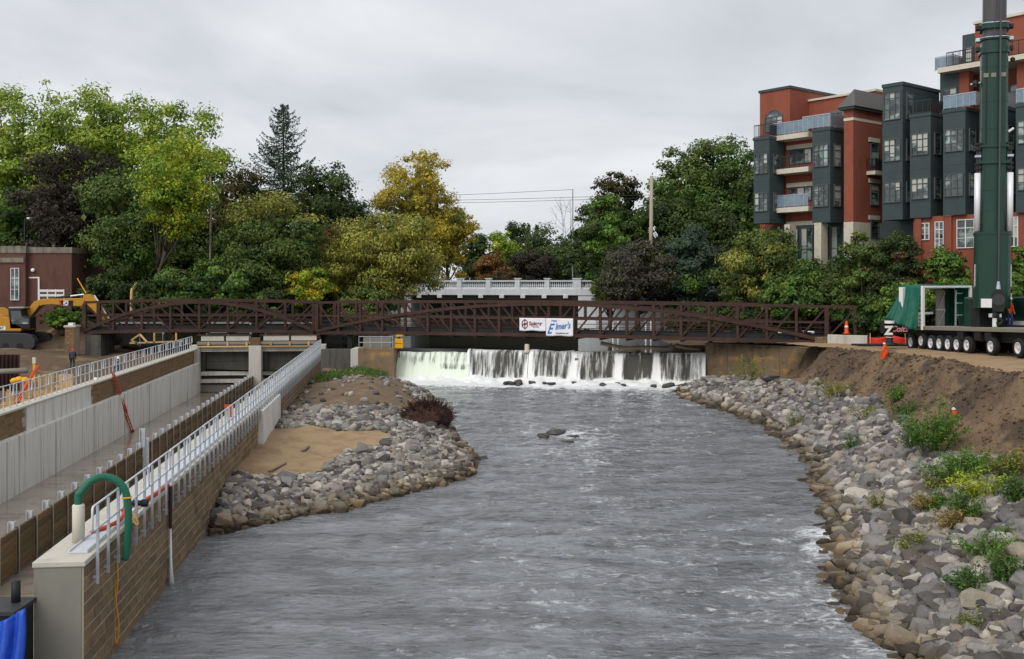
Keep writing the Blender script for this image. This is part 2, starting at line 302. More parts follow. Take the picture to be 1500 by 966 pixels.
LEAF = dict(lime=((.20, .30, .04), (.36, .42, .055)), yellowgreen=((.38, .43, .035), (.16, .28, .035)), dark=((.042, .07, .02), (.08, .11, .026)), maroon=((.034, .028, .022), (.06, .048, .03)),
            mid=((.066, .135, .028), (.13, .21, .04)), olive=((.205, .23, .05), (.31, .31, .055)), olivedark=((.075, .115, .026), (.15, .19, .04)), gold=((.52, .40, .035), (.33, .29, .04)),
            willow=((.27, .275, .055), (.38, .36, .06)), spruce=((.05, .09, .058), (.085, .13, .088)), red=((.16, .03, .02), (.08, .03, .02)), brown=((.11, .075, .028), (.055, .07, .022)), blue=((.05, .092, .058), (.08, .125, .068)), purple=((.066, .058, .045), (.095, .098, .05)),
            bright=((.10, .20, .032), (.17, .27, .045)), yellow=((.52, .39, .022), (.36, .32, .03)), straw=((.31, .22, .075), (.2, .17, .05)), orange=((.25, .11, .03), (.14, .10, .03)))
for k_, (c1_, c2_) in LEAF.items(): leaf_mat('lf_' + k_, c1_, c2_)
# ================================================================= SETTING: terrain and water
RS = np.array([(9, 19), (9.0, 22.9), (9.0, 26.6), (10.1, 30.4), (12.3, 38.8), (14.6, 50.3), (15.2, 60), (14.6, 66), (13.0, 74), (13.0, 79), (15.5, 84)])   # right shore (x, y)
LS = np.array([(-10.35, 34.2), (-8.6, 35.8), (-6.4, 38.0), (-3.7, 41.6), (-2.0, 44.6), (-1.9, 48.5), (-3.2, 55.5), (-4.6, 66), (-6.6, 76), (-9.0, 83), (-11.5, 87)])
def poly_dist(x, y, PL):
    x = np.asarray(x, float); y = np.asarray(y, float); best = np.full(x.shape, 1e9)
    for (a, b) in zip(PL[:-1], PL[1:]):
        d = b - a; t = np.clip(((x - a[0]) * d[0] + (y - a[1]) * d[1]) / (d @ d), 0, 1)
        best = np.minimum(best, np.hypot(x - a[0] - t * d[0], y - a[1] - t * d[1]))
    return best
def wallx(Y, W): return -.11 * np.asarray(Y) - W
def right_d(x, y):
    xs = np.interp(y, RS[:, 1], RS[:, 0]); return (x - xs) * .93
WA = np.array((15.77, 83.0)); WB = np.array((24.1, 76.6))      # right training wall line
def behind_wall(x, y, off=0.): 
    d = (WB - WA) / np.hypot(*(WB - WA)); return ((x - WA[0]) * d[1] - (y - WA[1]) * d[0]) < -off     # True on the upstream side
def right_z(x, y):
    d = right_d(x, y) + .25 * fbm(x * .7, y * .7, 3)
    near = sst(66, 75, y) * (1 - sst(21.8, 25.4, x))
    bump_ = .35 * fbm(x * .55, y * .55, 9, 4)
    d = np.where(d > 0, d / (1 + .5 * sst(47, 33, y)), d); lo = np.interp(d, [-6, -1.5, 0, 1.6, 3.8], [-1.8, -.7, -.02, .95, 2.15])
    pad = 4.42 - .022 * (y - 50)
    lo = lo * (1 - near) + np.minimum(lo, .55 + .05 * d) * near; t = sst(3.5, 6.2, d - 3.6 * near); z = lo * (1 - t) + pad * t
    z = z + bump_ * (.25 + .9 * np.exp(-((d - 4.9) / 1.6) ** 2)) * (d > -1) * (1 - .97 * sst(6.0, 7.0, d))
    z = z + .26 * fbm(x * 1.6, y * 1.1, 14, 3) * np.exp(-((d - 4.9) / 1.5) ** 2)
    z = z + .34 * np.exp(-((d - 5.9) / .6) ** 2) * (vnoise(x * .5, y * .5, 5) - .15) * (y < 62)
    z = z + .9 * sst(40, 20, y) * sst(4, 12, d) * 0
    z = np.where(behind_wall(x, y, .55) & (x > 13) & (x < 26) & (y > 74), 3.2, z)
    z = z + sst(72, 95, y) * sst(26, 32, x) * .8
    return z
SP = [(338, 702), (346, 672), (366, 648), (398, 636), (560, 636), (585, 644), (556, 657), (505, 664), (480, 690), (430, 699)]
def spit_z(x, y):
    d = poly_dist(x, y, LS); xl = np.interp(y, LS[:, 1], LS[:, 0]); ins = x < xl + 0.0
    # tip: inside when the shore line is to the right
    d = np.where(ins, d, -d)
    z = np.interp(d, [-4, 0, 2.0, 4.5, 8, 12], [-1.4, -.03, .62, .95, 1.05, 1.0]) + .16 * fbm(x * .5, y * .5, 21)
    z = z + .75 * np.exp(-((x + 9.5) / 3.2) ** 2 - ((y - 71) / 8.5) ** 2) + .5 * np.exp(-((x + 12.2) / 2.2) ** 2 - ((y - 80) / 6) ** 2)
    z = z - .35 * np.exp(-((x + 8.6) / 2.6) ** 2 - ((y - 46.5) / 4.) ** 2)
    return z
# ---- far ground: one sheet to the horizon, with the mill pond cut into it
xs = np.concatenate([[-2500, -900, -400, -200, -120], np.arange(-90, 75, 1.5), [90, 140, 260, 500, 1000, 2500]])
ys = np.concatenate([np.arange(88.5, 150, 1.5), [156, 170, 200, 260, 400, 800, 1600, 4000]])
def far_z(x, y):
    left = sst(-22, -33, x); right = sst(17, 25, x)
    up = 6.3 + .5 * fbm(x * .12, y * .12, 31)
    site = 1.2 + .25 * fbm(x * .4, y * .4, 33)
    lz = site + (up - site) * sst(100, 109, y + 2 * fbm(x * .2, y * .2, 4)); rz = 4.6 + 1.2 * sst(90, 115, y)
    pond = .8
    z = pond + (lz - pond) * left + (rz - pond) * right
    return np.where(y > 138, np.maximum(z, up * sst(138, 150, y)), z)
tag(grid_mesh('ground', xs, ys, far_z, 'grass', mask=lambda x, y: ~((x > 10) & (x < 30) & (y < 90))), kind='structure')
tag(grid_mesh('construction_ground', np.arange(-75, -17.5, .8), np.arange(30, 101, .8),
    lambda x, y: .6 + 1.2 * sst(74, 92, y) + .35 * fbm(x * .25, y * .25, 41) + .7 * np.exp(-((x + 47) / 6) ** 2 - ((y - 90) / 4) ** 2) + 2.4 * np.exp(-((x + 42.5) / 3.6) ** 2 - ((y - 100.2) / 2.4) ** 2) + .6 * sst(-45, -60, x) + sst(-41, -36, x) * sst(96, 86, y) * -.5
    + 4.2 * sst(98.5, 107, y) * sst(-30, -36, x),
    'soil_site', mask=lambda x, y: x < wallx(y, 17.9) + .5), kind='structure')
rb = grid_mesh('right_bank', np.concatenate([np.arange(6.5, 32, .3), np.arange(32, 75, 1.5)]), np.arange(17, 96, .35), right_z, 'soil', mask=lambda x, y: (right_d(x, y) > -2.2) & (right_d(x, y) < 60))
tag(rb, kind='structure')
tag(grid_mesh('crane_pad', np.arange(18, 60, .5), np.arange(40, 78, .5), lambda x, y: 4.42 - .022 * (y - 50) + .05 * fbm(x * .8, y * .8, 51) + .035,
    'sand', mask=lambda x, y: (right_d(x, y) / (1 + .5 * sst(47, 33, y)) > 6.45 + .6 * fbm(x * .5, y * .5, 8)) & ~behind_wall(x, y)), kind='structure')
gb = grid_mesh('gravel_bar', np.arange(-19, 1.5, .22), np.arange(31, 89, .22), spit_z, 'soil_bar', mask=lambda x, y: (x < np.interp(y, LS[:, 1], LS[:, 0]) + 2.5) & (x > wallx(y, 6.6)))
tag(gb, kind='structure')
# sand pocket lying on the bar
def in_poly_px(x, y, z, poly):
    u = 750 + FPX * x / y; v = HOR + FPX * (ZC - z) / y; c = np.zeros(np.shape(u), bool); n = len(poly)
    for i in range(n):
        (x1, y1), (x2, y2) = poly[i], poly[(i + 1) % n]
        c ^= ((y1 > v) != (y2 > v)) & (u < (x2 - x1) * (v - y1) / (y2 - y1 + 1e-9) + x1)
    return c
SPW = [G(u, v, .75) for (u, v) in SP]      # world outline of the pocket
def in_sand(x, y):
    c = np.zeros(np.shape(x), bool); n = len(SPW)
    for i in range(n):
        a, b = SPW[i], SPW[(i + 1) % n]
        c ^= ((a.y > y) != (b.y > y)) & (x < (b.x - a.x) * (y - a.y) / (b.y - a.y + 1e-9) + a.x)
    return c
def sand_mask(x, y): return in_sand(x + .5 * fbm(x * .6, y * .6, 61), y + 1.2 * fbm(x * .6, y * .6, 62))
tag(grid_mesh('sand_pocket', np.arange(-13, -1, .15), np.arange(38, 60, .15), lambda x, y: spit_z(x, y) + .05 + .04 * fbm(x * 2, y * 2, 63), 'sand', mask=sand_mask), kind='structure')

# ---- river
DL = Vector((-9.88, 88.7, 0)); DR = Vector((15.77, 83.0, 0)); DD = (DR - DL); DLEN = DD.length; DD = DD / DLEN; DROT = math.atan2(DD.y, DD.x)
DN = Vector((DD.y, -DD.x, 0))          # downstream normal
def dam_dist(x, y): return (x - DL.x) * DN.x + (y - DL.y) * DN.y
def dam_along(x, y): return (x - DL.x) * DD.x + (y - DL.y) * DD.y
def river_z(x, y):
    dd = dam_dist(x, y)
    k = .55 + .5 * vnoise(x * .12, y * .09, 71) + .6 * np.exp(-(dd / 9) ** 2)
    z = .13 * fbm(x * .5, y * .85, 72, 4) + .065 * fbm(x * 1.4, y * 2.2, 76, 3)
    z = z + .02 * np.sin(y * 2.3 + 3 * vnoise(x * .3, y * .3, 73) * 3 + x * .5) * vnoise(x * .2, y * .2, 74)
    z = z * k
    z = z + np.exp(-((dd - .6) / 1.6) ** 2) * (.22 * (vnoise(x * 1.1, y * 1.1, 78) + .5 * vnoise(x * 2.7, y * 2.7, 79))) * (dd > -1)
    z = z + .11 * np.exp(-((x - 3.2) / 2.2) ** 2 - ((y - 57.5) / 2.2) ** 2) * np.sin(y * 2.6 + x)
    z = z + .05 * np.exp(-((right_d(x, y) + 1.6) / 1.4) ** 2) * fbm(x * 1.8, y * 1.1, 80) * 2
    return z
def foam(x, y):
    dd = dam_dist(x, y); al = dam_along(x, y)
    f = 1.2 * np.exp(-(np.maximum(dd - 1.6, 0) / 1.9) ** 2) + .55 * np.exp(-(np.maximum(dd, 0) / 8) ** 2) * sst(13, 3, al)
    f = f + .30 * np.exp(-(np.maximum(dd, 0) / 14) ** 2) * vnoise(x * .35, y * .2, 81)
    f = f + .22 * np.exp(-((x - 3.4) / 2.2) ** 2 - ((y - 57) / 2.6) ** 2) + .12 * np.exp(-((x - 3.2) / 2.2) ** 2 - ((y - 50) / 6) ** 2)
    rd = right_d(x, y); f = f + .30 * np.exp(-((rd + .9) / .9) ** 2) * np.exp(-((y - 33.5) / 2.6) ** 2)
    f = f + .17 * np.exp(-((rd + .8) / 1.5) ** 2) * np.exp(-((y - 25) / 3.5) ** 2)
    f = f + .30 * vnoise(x * .14 + .6 * y * .02, y * .07, 83) * sst(-9, 2, x) + .07
    return np.clip(f, 0, 1.2)
def water_mat(name, base, bscale, bst, foamy, ior=1.33):
    m = bpy.data.materials.new(name); m.use_nodes = True; nt = m.node_tree; nt.nodes.clear(); N = nt.nodes.new; Lk = nt.links.new
    out = N('ShaderNodeOutputMaterial'); b = N('ShaderNodeBsdfPrincipled'); tc = N('ShaderNodeTexCoord')
    b.inputs['Roughness'].default_value = .06; b.inputs['IOR'].default_value = ior; b.inputs['Base Color'].default_value = (*base, 1)
    def noise(sc, det=6, ro=.6, dist=0):
        mp = N('ShaderNodeMapping'); mp.inputs['Scale'].default_value = sc; Lk(tc.outputs['Object'], mp.inputs[0])
        n = N('ShaderNodeTexNoise'); n.inputs['Scale'].default_value = 1; n.inputs['Detail'].default_value = det; n.inputs['Roughness'].default_value = ro; n.inputs['Distortion'].default_value = dist
        Lk(mp.outputs[0], n.inputs['Vector']); return n.outputs[0]
    bp = N('ShaderNodeBump'); bp.inputs['Strength'].default_value = bst; bp.inputs['Distance'].default_value = .26 if foamy else .1
    Lk(noise(bscale, 7, .62, .4), bp.inputs['Height']); Lk(bp.outputs[0], b.inputs['Normal'])
    if foamy:
        mr0 = N('ShaderNodeMapRange'); mr0.interpolation_type = 'SMOOTHSTEP'; Lk(noise((.28, .75, 1), 9, .70, .7), mr0.inputs[0]); mr0.inputs[1].default_value = .38; mr0.inputs[2].default_value = .62
        mc = N('ShaderNodeMix'); mc.data_type = 'RGBA'; Lk(mr0.outputs[0], mc.inputs[0]); mc.inputs[6].default_value = (base[0] * .52, base[1] * .53, base[2] * .54, 1); mc.inputs[7].default_value = (base[0] * 1.25, base[1] * 1.25, base[2] * 1.25, 1); Lk(mc.outputs[2], b.inputs['Base Color'])
    if not foamy: Lk(b.outputs[0], out.inputs[0]); MATS[name] = m; return
    at = N('ShaderNodeAttribute'); at.attribute_name = 'foam'
    nz = noise((2.2, 3.4, 1), 9, .74, .8); nz2 = noise((.6, .8, 1), 5, .6, .5)
    ad = N('ShaderNodeMath'); ad.operation = 'MULTIPLY_ADD'; Lk(nz2, ad.inputs[0]); ad.inputs[1].default_value = .5; Lk(nz, ad.inputs[2])
    a2 = N('ShaderNodeMath'); a2.operation = 'MULTIPLY_ADD'; Lk(at.outputs['Fac'], a2.inputs[0]); a2.inputs[1].default_value = .62; Lk(ad.outputs[0], a2.inputs[2])
    mr = N('ShaderNodeMapRange'); mr.interpolation_type = 'SMOOTHSTEP'; Lk(a2.outputs[0], mr.inputs[0]); mr.inputs[1].default_value = .98; mr.inputs[2].default_value = 1.26
    d = N('ShaderNodeBsdfDiffuse'); d.inputs[0].default_value = (.80, .815, .82, 1); Lk(bp.outputs[0], d.inputs['Normal'])
    mx = N('ShaderNodeMixShader'); Lk(mr.outputs[0], mx.inputs[0]); Lk(b.outputs[0], mx.inputs[1]); Lk(d.outputs[0], mx.inputs[2]); Lk(mx.outputs[0], out.inputs[0]); MATS[name] = m
water_mat('water', (.165, .172, .187), (1.7, 3.0, 1), 1.0, True, 2.1); water_mat('pond', (.022, .024, .016), (1.1, .8, 1), .10, False)
river = grid_mesh('river_water', np.arange(-14.5, 21, .2), np.concatenate([np.arange(11, 60, .2), np.arange(60, 90.5, .22)]), river_z, 'water',
                  mask=lambda x, y: (x > wallx(y, 7.2)) & (dam_dist(x, y) > -.6), attrs={'foam': foam})
tag(river, kind='structure')
tag(grid_mesh('mill_pond_water', np.arange(-34, 27, 1.), np.arange(84, 145, 1.), lambda x, y: 2.56 + 0 * x, 'pond', mask=lambda x, y: (dam_dist(x, y) < -.9)), kind='structure')
m = MB(); m.box(-16, 60, 8, 96, -2.6, -2.2); bed = tag(m.build('riverbed', 'concrete_dark'), kind='structure')

# ================================================================= stones
def stone_shape(seed):
    r = random.Random(seed); bm = bmesh.new()
    sx_, sy_, sz_ = r.uniform(.85, 1.25), r.uniform(.6, .95), r.uniform(.42, .75)
    for i in range(20):
        v = Vector((r.gauss(0, 1), r.gauss(0, 1), r.gauss(0, 1))).normalized() * r.uniform(.86, 1.06)
        q = [math.copysign(abs(c) ** .72, c) for c in v]
        bm.verts.new((q[0] * sx_ * .55, q[1] * sy_ * .55, q[2] * sz_ * .55))
    bmesh.ops.convex_hull(bm, input=bm.verts[:])
    for v in [v for v in bm.verts if not v.link_faces]: bm.verts.remove(v)
    bmesh.ops.triangulate(bm, faces=bm.faces[:])
    me = bpy.data.meshes.new('stone'); bm.to_mesh(me); bm.free(); me.materials.append(MATS['rock'])
    V = np.array([v.co[:] for v in me.vertices]); F = np.array([p.vertices[:] for p in me.polygons]); return me, V, F
SHAPES = [stone_shape(100 + i) for i in range(14)]
def rotm(r):
    return np.array(Matrix.Rotation(r.uniform(0, 6.28), 3, 'Z') @ Matrix.Rotation(r.gauss(0, .4), 3, 'X') @ Matrix.Rotation(r.gauss(0, .4), 3, 'Y'))
def stones(parent, pts, nind=300, seed=1):
    """pts: (x, y, z, size); the ones that show largest become objects of their own"""
    r = random.Random(seed)
    def vis(p):
        u = 750 + FPX * p[0] / p[1]; v = HOR + FPX * (ZC - p[2]) / p[1]
        return p[3] / p[1] if (-5 < u < 1505 and v < 970) else 0
    pts = sorted(pts, key=vis, reverse=True); VV = []; FF = []; n = 0
    for i, (x, y, z, s) in enumerate(pts):
        me, V, F = SHAPES[r.randrange(len(SHAPES))]; M3 = rotm(r)
        if i < nind:
            o = bpy.data.objects.new('stone', me); C.objects.link(o); o.parent = parent
            M4 = Matrix([list(M3[k] * s) + [(x, y, z)[k]] for k in range(3)] + [[0, 0, 0, 1]]); o.matrix_local = M4
        else:
            VV.append(V @ M3.T * s + np.array((x, y, z))); FF.append(F + n); n += len(V)
    if VV:
        o = np_mesh('riprap_stones', np.concatenate(VV), np.concatenate(FF), 'rock', parent, False, 3); o['kind'] = 'stuff'
g = np.random.default_rng(5); n_ = 26000; y = g.uniform(19.5, 82, n_); d = g.uniform(-.75, 7.2, n_); x = np.interp(y, RS[:, 1], RS[:, 0]) + d / .93; z = right_z(x, y)
lim = np.where(y > 70, 6.5, (3.3 + 1.1 * fbm(x * .3, y * .3, 91)) * (1 + .42 * sst(47, 33, y)))
ok = (g.uniform(size=n_) < np.minimum(1, (30 / y) ** .5 + .05)) & (d < lim) & ~((y > 69) & (z > 1.15)) & ~((y > 72) & behind_wall(x, y - .8))
s_ = np.abs(g.normal(.29, .15, n_)) * np.where(d < 1, 1.1, 1) + .13; s_ = np.minimum(np.where(g.uniform(size=n_) < .05, s_ * 1.7, s_), .95)
pts = [tuple(map(float, q)) for q in np.stack([x, y, z + s_ * .10, s_], 1)[ok]][:8000]
stones(rb, pts, 300, 3)
g = np.random.default_rng(9); n_ = 34000; y = g.uniform(34, 87, n_); x = g.uniform(-15, -1, n_); y = np.where(g.uniform(size=n_) < .35, g.uniform(34, 55, n_), y); z = spit_z(x, y); xl = np.interp(y, LS[:, 1], LS[:, 0]); d = poly_dist(x, y, LS); k_ = fbm(x * .35, y * .35, 95)
p_ = np.where(y < 52, 1., np.where(y < 60, np.where(x > -10.4 + k_, 1., .5), np.where(d < 1.3 + k_, 1., .025)))
ok = (x > wallx(y, 6.35)) & ~sand_mask(x, y) & (x < xl + .25) & (g.uniform(size=n_) < p_ * .95)
s_ = np.abs(g.normal(.23, .11, n_)) + .12; s_ = np.minimum(np.where(g.uniform(size=n_) < .03, s_ * 1.6, s_), .9)
pts = [tuple(map(float, q)) for q in np.stack([x, y, z + s_ * .12, s_], 1)[ok]][:8200]
stones(gb, pts, 300, 4)
r = random.Random(12)
for (u, v, s) in [(795, 640, .9), (815, 634, 1.0), (838, 640, .75), (830, 648, .5), (664, 649, .8), (683, 664, .7), (706, 671, .5)]:   # boulders breaking the surface
    p = G(u, v, .02); me, V, F = SHAPES[r.randrange(14)]
    inst(me, 'boulder', bed, (p.x, p.y, .0), (0, .1, r.uniform(0, 6)), (s * 1.2, s, s * .7))
for i in range(20):      # boulders at the foot of the weir
    a = r.uniform(7, 25.5); q = DL + DD * a + DN * r.uniform(1.3, 2.6); me, V, F = SHAPES[r.randrange(14)]; s = r.uniform(.35, .9)
    inst(me, 'boulder', bed, (q.x, q.y, .12), (.2, .1, r.uniform(0, 6)), (s * 1.2, s, s * .9))
MATS['boulder_wet'] = mat('boulder_wet', (.05, .045, .04), .35, layers=[((.1, .085, .06), 5, .5, .7, .7)], bump=(9, .5, .03))
for o in bed.children: 
    if o.data.name.startswith('stone'): 
        for sl_ in o.material_slots: sl_.link = 'OBJECT'; sl_.material = MATS['boulder_wet']

# clods and loose stones lying on the soil slope: too small to pick apart
VV = []; FF = []; n = 0; r = random.Random(31); g = np.random.default_rng(31); y = g.uniform(24, 70, 2200); d = g.uniform(3.6, 7.2, 2200) * (1 + .42 * sst(47, 33, y)); x = np.interp(y, RS[:, 1], RS[:, 0]) + d / .93; z = right_z(x, y)
for q in zip(x, y, z):
    me, V, F_ = SHAPES[r.randrange(14)]; s_ = r.uniform(.05, .2) * (1.8 if r.random() < .06 else 1); VV.append(V @ rotm(r).T * s_ + np.array(q) + np.array((0, 0, s_ * .12))); FF.append(F_ + n); n += len(V)
o = np_mesh('soil_clods', np.concatenate(VV), np.concatenate(FF), 'soil', rb, False, 3); o['kind'] = 'stuff'
# ================================================================= weir (dam)
dam = thing('weir', 'low weir with white water spilling over its crest across the river', 'weir', DL, DROT)   # local x along crest, y upstream
GATE = 6.25
m = MB(); m.prism([(-.02, -2.2), (.0, 2.1), (.3, 2.48), (1.2, 2.48), (1.2, -2.2)], GATE, DLEN, 'yz'); 
m.build('weir_body', 'concrete_dark', dam)
m = MB(); m.prism([(-.3, -2.2), (.2, 2.3), (1.0, 2.3), (1.0, -2.2)], 0.02, GATE - .02, 'yz'); m.build('gate_body', 'concrete_dark', dam)
m = MB(); m.lathe([(.30, .0), (.30, GATE - .15)], (0, 0, 0), 16, 'x'); g_ = m.build('gate_crest', 'steel_dark', dam, True); g_.location = (.1, .35, 2.42)
def fall_mat(name, wcol, dens_lo, dens_hi, sc):
    m = bpy.data.materials.new(name); m.use_nodes = True; nt = m.node_tree; nt.nodes.clear(); N = nt.nodes.new; Lk = nt.links.new
    out = N('ShaderNodeOutputMaterial'); tc = N('ShaderNodeTexCoord'); at = N('ShaderNodeAttribute'); at.attribute_name = 'thick'
    mp = N('ShaderNodeMapping'); mp.inputs['Scale'].default_value = sc; Lk(tc.outputs['Object'], mp.inputs[0])
    n = N('ShaderNodeTexNoise'); n.inputs['Scale'].default_value = 1; n.inputs['Detail'].default_value = 6; n.inputs['Roughness'].default_value = .65; n.inputs['Distortion'].default_value = .15; Lk(mp.outputs[0], n.inputs['Vector'])
    ad = N('ShaderNodeMath'); ad.operation = 'ADD'; Lk(n.outputs[0], ad.inputs[0]); Lk(at.outputs['Fac'], ad.inputs[1])
    mr = N('ShaderNodeMapRange'); mr.interpolation_type = 'SMOOTHSTEP'; Lk(ad.outputs[0], mr.inputs[0]); mr.inputs[1].default_value = dens_lo; mr.inputs[2].default_value = dens_hi; mr.inputs[3].default_value = .06; mr.inputs[4].default_value = .97
    d = N('ShaderNodeBsdfPrincipled'); d.inputs['Base Color'].default_value = (*wcol, 1); d.inputs['Roughness'].default_value = .35
    t = N('ShaderNodeBsdfTransparent'); t.inputs[0].default_value = (.62, .60, .52, 1)
    mx = N('ShaderNodeMixShader'); Lk(mr.outputs[0], mx.inputs[0]); Lk(t.outputs[0], mx.inputs[1]); Lk(d.outputs[0], mx.inputs[2]); Lk(mx.outputs[0], out.inputs[0]); MATS[name] = m
fall_mat('falls', (.82, .83, .82), .32, .68, (4.2, 1, .34)); fall_mat('falls_gate', (.70, .77, .64), .40, .72, (3.2, 1, .35))
def curtain(name, a0, a1, mt, thick, step=.1, z0=2.62, throw=.75, seed=0):
    xs = np.arange(a0, a1 + step / 2, step); ts = np.linspace(0, 1, 15); X, T = np.meshgrid(xs, ts)
    wob = .10 * (vnoise(X * 2.2, T * .6, 100 + seed) - .5) + .05 * (vnoise(X * 6, T * .8, 101 + seed) - .5)
    crest = .09 * (vnoise(X * .5, 0 * X, 102 + seed) - .5) * 2
    Yl = .7 - np.interp(T, [0, .12, .25, 1], [0, .45, .75, .75 + throw]) - wob * np.minimum(1, T * 4)
    Z = np.interp(T, [0, .12, .2, .3, 1], [z0, z0, z0 - .06, z0 - .25, -.1]) + crest * (1 - T)
    V = np.stack([X, Yl, Z], -1).reshape(-1, 3); nx = len(xs); idx = np.arange(nx * 15).reshape(15, nx)
    F = np.stack([idx[:-1, :-1], idx[:-1, 1:], idx[1:, 1:], idx[1:, :-1]], -1).reshape(-1, 4)
    o = np_mesh(name, V, F, mt, dam, True); a = o.data.attributes.new('thick', 'FLOAT', 'POINT'); a.data.foreach_set('value', thick(X, T).reshape(-1).astype(np.float32)); return o
SEC = [GATE, 11.6, 15.4, 19.1, 22.2, DLEN - .05]
curtain('gate_water', .05, GATE + .3, 'falls_gate', lambda X, T: .14 + .28 * sst(.40, .9, T) - .25 * np.exp(-((T - .62) / .06) ** 2) * (vnoise(X * 1.2, T * 3, 7) > .45), z0=2.5, throw=1.0, seed=3)
for i, (a0, a1) in enumerate(zip(SEC[:-1], SEC[1:])):
    def th(X, T, a0=a0, a1=a1):
        e = np.minimum(X - a0, (a1 - X) * 1.6); return .12 * sst(.4, .1, T) + .55 * np.exp(-(e / (.10 + .42 * T)) ** 2) + .10 * (T < .2) * .3 - .09 + .16 * sst(.72, 1, T) + .30 * (vnoise(X * 1.1, T * .7, i + 40) - .5) - (.16 if i == 3 else 0) * sst(.3, .8, e)
    curtain('falling_water', a0, a1, 'falls', th, z0=2.66 - .03 * i * .4, throw=.85, seed=10 + i)
# foam heap along the foot of the fall
xs = np.arange(-.2, DLEN + .2, .14); ts = np.linspace(0, 1, 16); X, T = np.meshgrid(xs, ts)
Yl = -.55 - 2.3 * T - .5 * (vnoise(X * .7, 0 * X, 61) - .5) * T * 2
Z = -.12 + (.42 * (1 - T) ** 1.2 + .12) * (.45 + .9 * vnoise(X * 1.5, T * 4, 62)) + .10 * vnoise(X * 5, T * 9, 63) - .22 * T ** 2
V = np.stack([X, Yl, Z], -1).reshape(-1, 3); idx = np.arange(X.size).reshape(X.shape)
F = np.stack([idx[:-1, :-1], idx[:-1, 1:], idx[1:, 1:], idx[1:, :-1]], -1).reshape(-1, 4)
mat('foam', (.82, .83, .83), .6, layers=[((.60, .63, .63), 1.6, .45, .7, .6)], bump=(6, .6, .06), spec=.2)
o = np_mesh('foam_heap', V, F, 'foam', dam, True); o['kind'] = 'stuff'
# crest bollard, driftwood caught on the crest
q = P(772, 513, 86.2)
m = MB(); m.lathe([(.26, 0), (.26, .15), (.2, .2), (.2, .62), (.16, .7)], (0, 0, 0), 12); m.build('bollard', 'off_white', thing('crest_bollard', 'small pale post standing on the weir crest below the banners', 'post', (q.x, q.y, 2.5)))
dw = thing('driftwood', 'bare driftwood branches snagged on the weir crest', 'driftwood', P(905, 511, 84.6))
for i, pl in enumerate([[(842, 527, 85.2), (870, 527, 85), (893, 521, 84.8), (905, 515, 84.6), (945, 510, 84.2)], [(880, 503, 84.9), (905, 508, 84.5), (940, 511, 84.1), (985, 507, 83.8)], [(905, 512, 84.4), (950, 509, 84), (978, 511, 83.7), (984, 503, 83.6)], [(990, 506, 83.6), (1005, 510, 83.4), (1025, 512, 83.2)]]):
    m = MB(); pp = spline([P(*a) for a in pl], 6); m.tube(pp, [.16 * (1 - .75 * k / len(pp)) + .02 for k in range(len(pp))], 7); m.build('branch', 'driftwood', dw, True, w=True)
# ================================================================= flume: walls, lagging, floor, gates
TH = math.atan(.11); CT, ST = math.cos(TH), math.sin(TH)
def F(q, t, z=0): return Vector((q * CT - t * ST, q * ST + t * CT, z))
def tq(Y, q): return (Y - q * ST) / CT
QW = -6.46; QL = -17.3; QG = -12.52; TOP = 2.7; FL = -1.1
T0 = tq(21.1, QW); T1 = 85.9
# floor slabs (pieces of the setting)
fl = tag(MB().box(-19, -7.2, 8, 92, FL - .4, FL - .05).build('channel_floor', 'concrete_dark', loc=F(0, 0)), kind='structure'); fl.rotation_euler.z = TH
t = 16.
while t < 90.4:
    t2 = min(t + 5.6, 90.4)
    for (a, b) in ((-17.05, -12.62), (-12.42, -7.42)):
        MB().box(a + .015, b - .015, t + .015, t2 - .015, FL - .06, FL).build('slab', 'wet_floor', fl)
    t = t2
# ---- river wall
rw = thing('river_wall', 'brown block-faced river wall with pale concrete cap and grey end face', 'wall', F(QW, T0), TH)
LW = T1 - T0
m = MB(); m.box(-.99, -.055, .004, LW, -2.2, TOP - .12); m.build('wall_core', 'concrete_grey', rw)
m = MB(); m.box(-1.02, .03, -.02, LW, TOP - .12, TOP); m.build('cap', 'concrete_pale', rw, bevel=.02)
m = MB(); m.box(-.055, -.014, .02, LW, -1, TOP - .125); m.build('mortar_bed', 'mortar', rw)
def block_mesh(l, h):
    b = .012; m = MB()   # block seen from +x: thin in x
    m.add([(-.03, 0, 0), (-.03, l, 0), (-.03, l, h), (-.03, 0, h), (.004, b, b), (.004, l - b, b), (.004, l - b, h - b), (.004, b, h - b)],
          [(4, 5, 6, 7), (0, 1, 5, 4), (1, 2, 6, 5), (2, 3, 7, 6), (3, 0, 4, 7)]); return m
CH = .2645
bases = {}
for l in (.55, .7, .85):
    me = bpy.data.meshes.new('block'); mm = block_mesh(l - .018, CH - .024); me.from_pydata(mm.v, [], mm.f); me.materials.append(MATS['block_brown']); bases[l] = me
r = random.Random(2); VV = MB(); nb = 0
BUT0, BUT1 = tq(1500 / ((585 - 379) / 6.5), QW) - T0, tq(1500 / ((585 - 405) / 6.5), QW) - T0      # concrete pier that interrupts the facing
for c in range(13):
    z = TOP - .125 - (c + 1) * CH + .011; y = .03 - r.uniform(0, .4)
    while y < LW:
        l = r.choice((.55, .7, .85)); y0 = max(y, .03); y1 = min(y + l, LW)
        if y1 - y0 > .15 and not (BUT0 - .1 < y0 < BUT1 or BUT0 < y1 < BUT1):
            if y0 < 10.5 and z > -.3 and y0 == y and nb < 290:
                inst(bases[l], 'block', rw, (r.uniform(-.012, .010), y0 + .011, z)); nb += 1
            else:
                k = block_mesh(y1 - y0 - .018, CH - .024); dx_ = r.uniform(-.012, .010); VV.add([(a + dx_, b_ + y0 + .011, e_ + z) for (a, b_, e_) in k.v], k.f)
        y += l
o = VV.build('block_facing', 'block_brown', rw); o['kind'] = 'stuff'
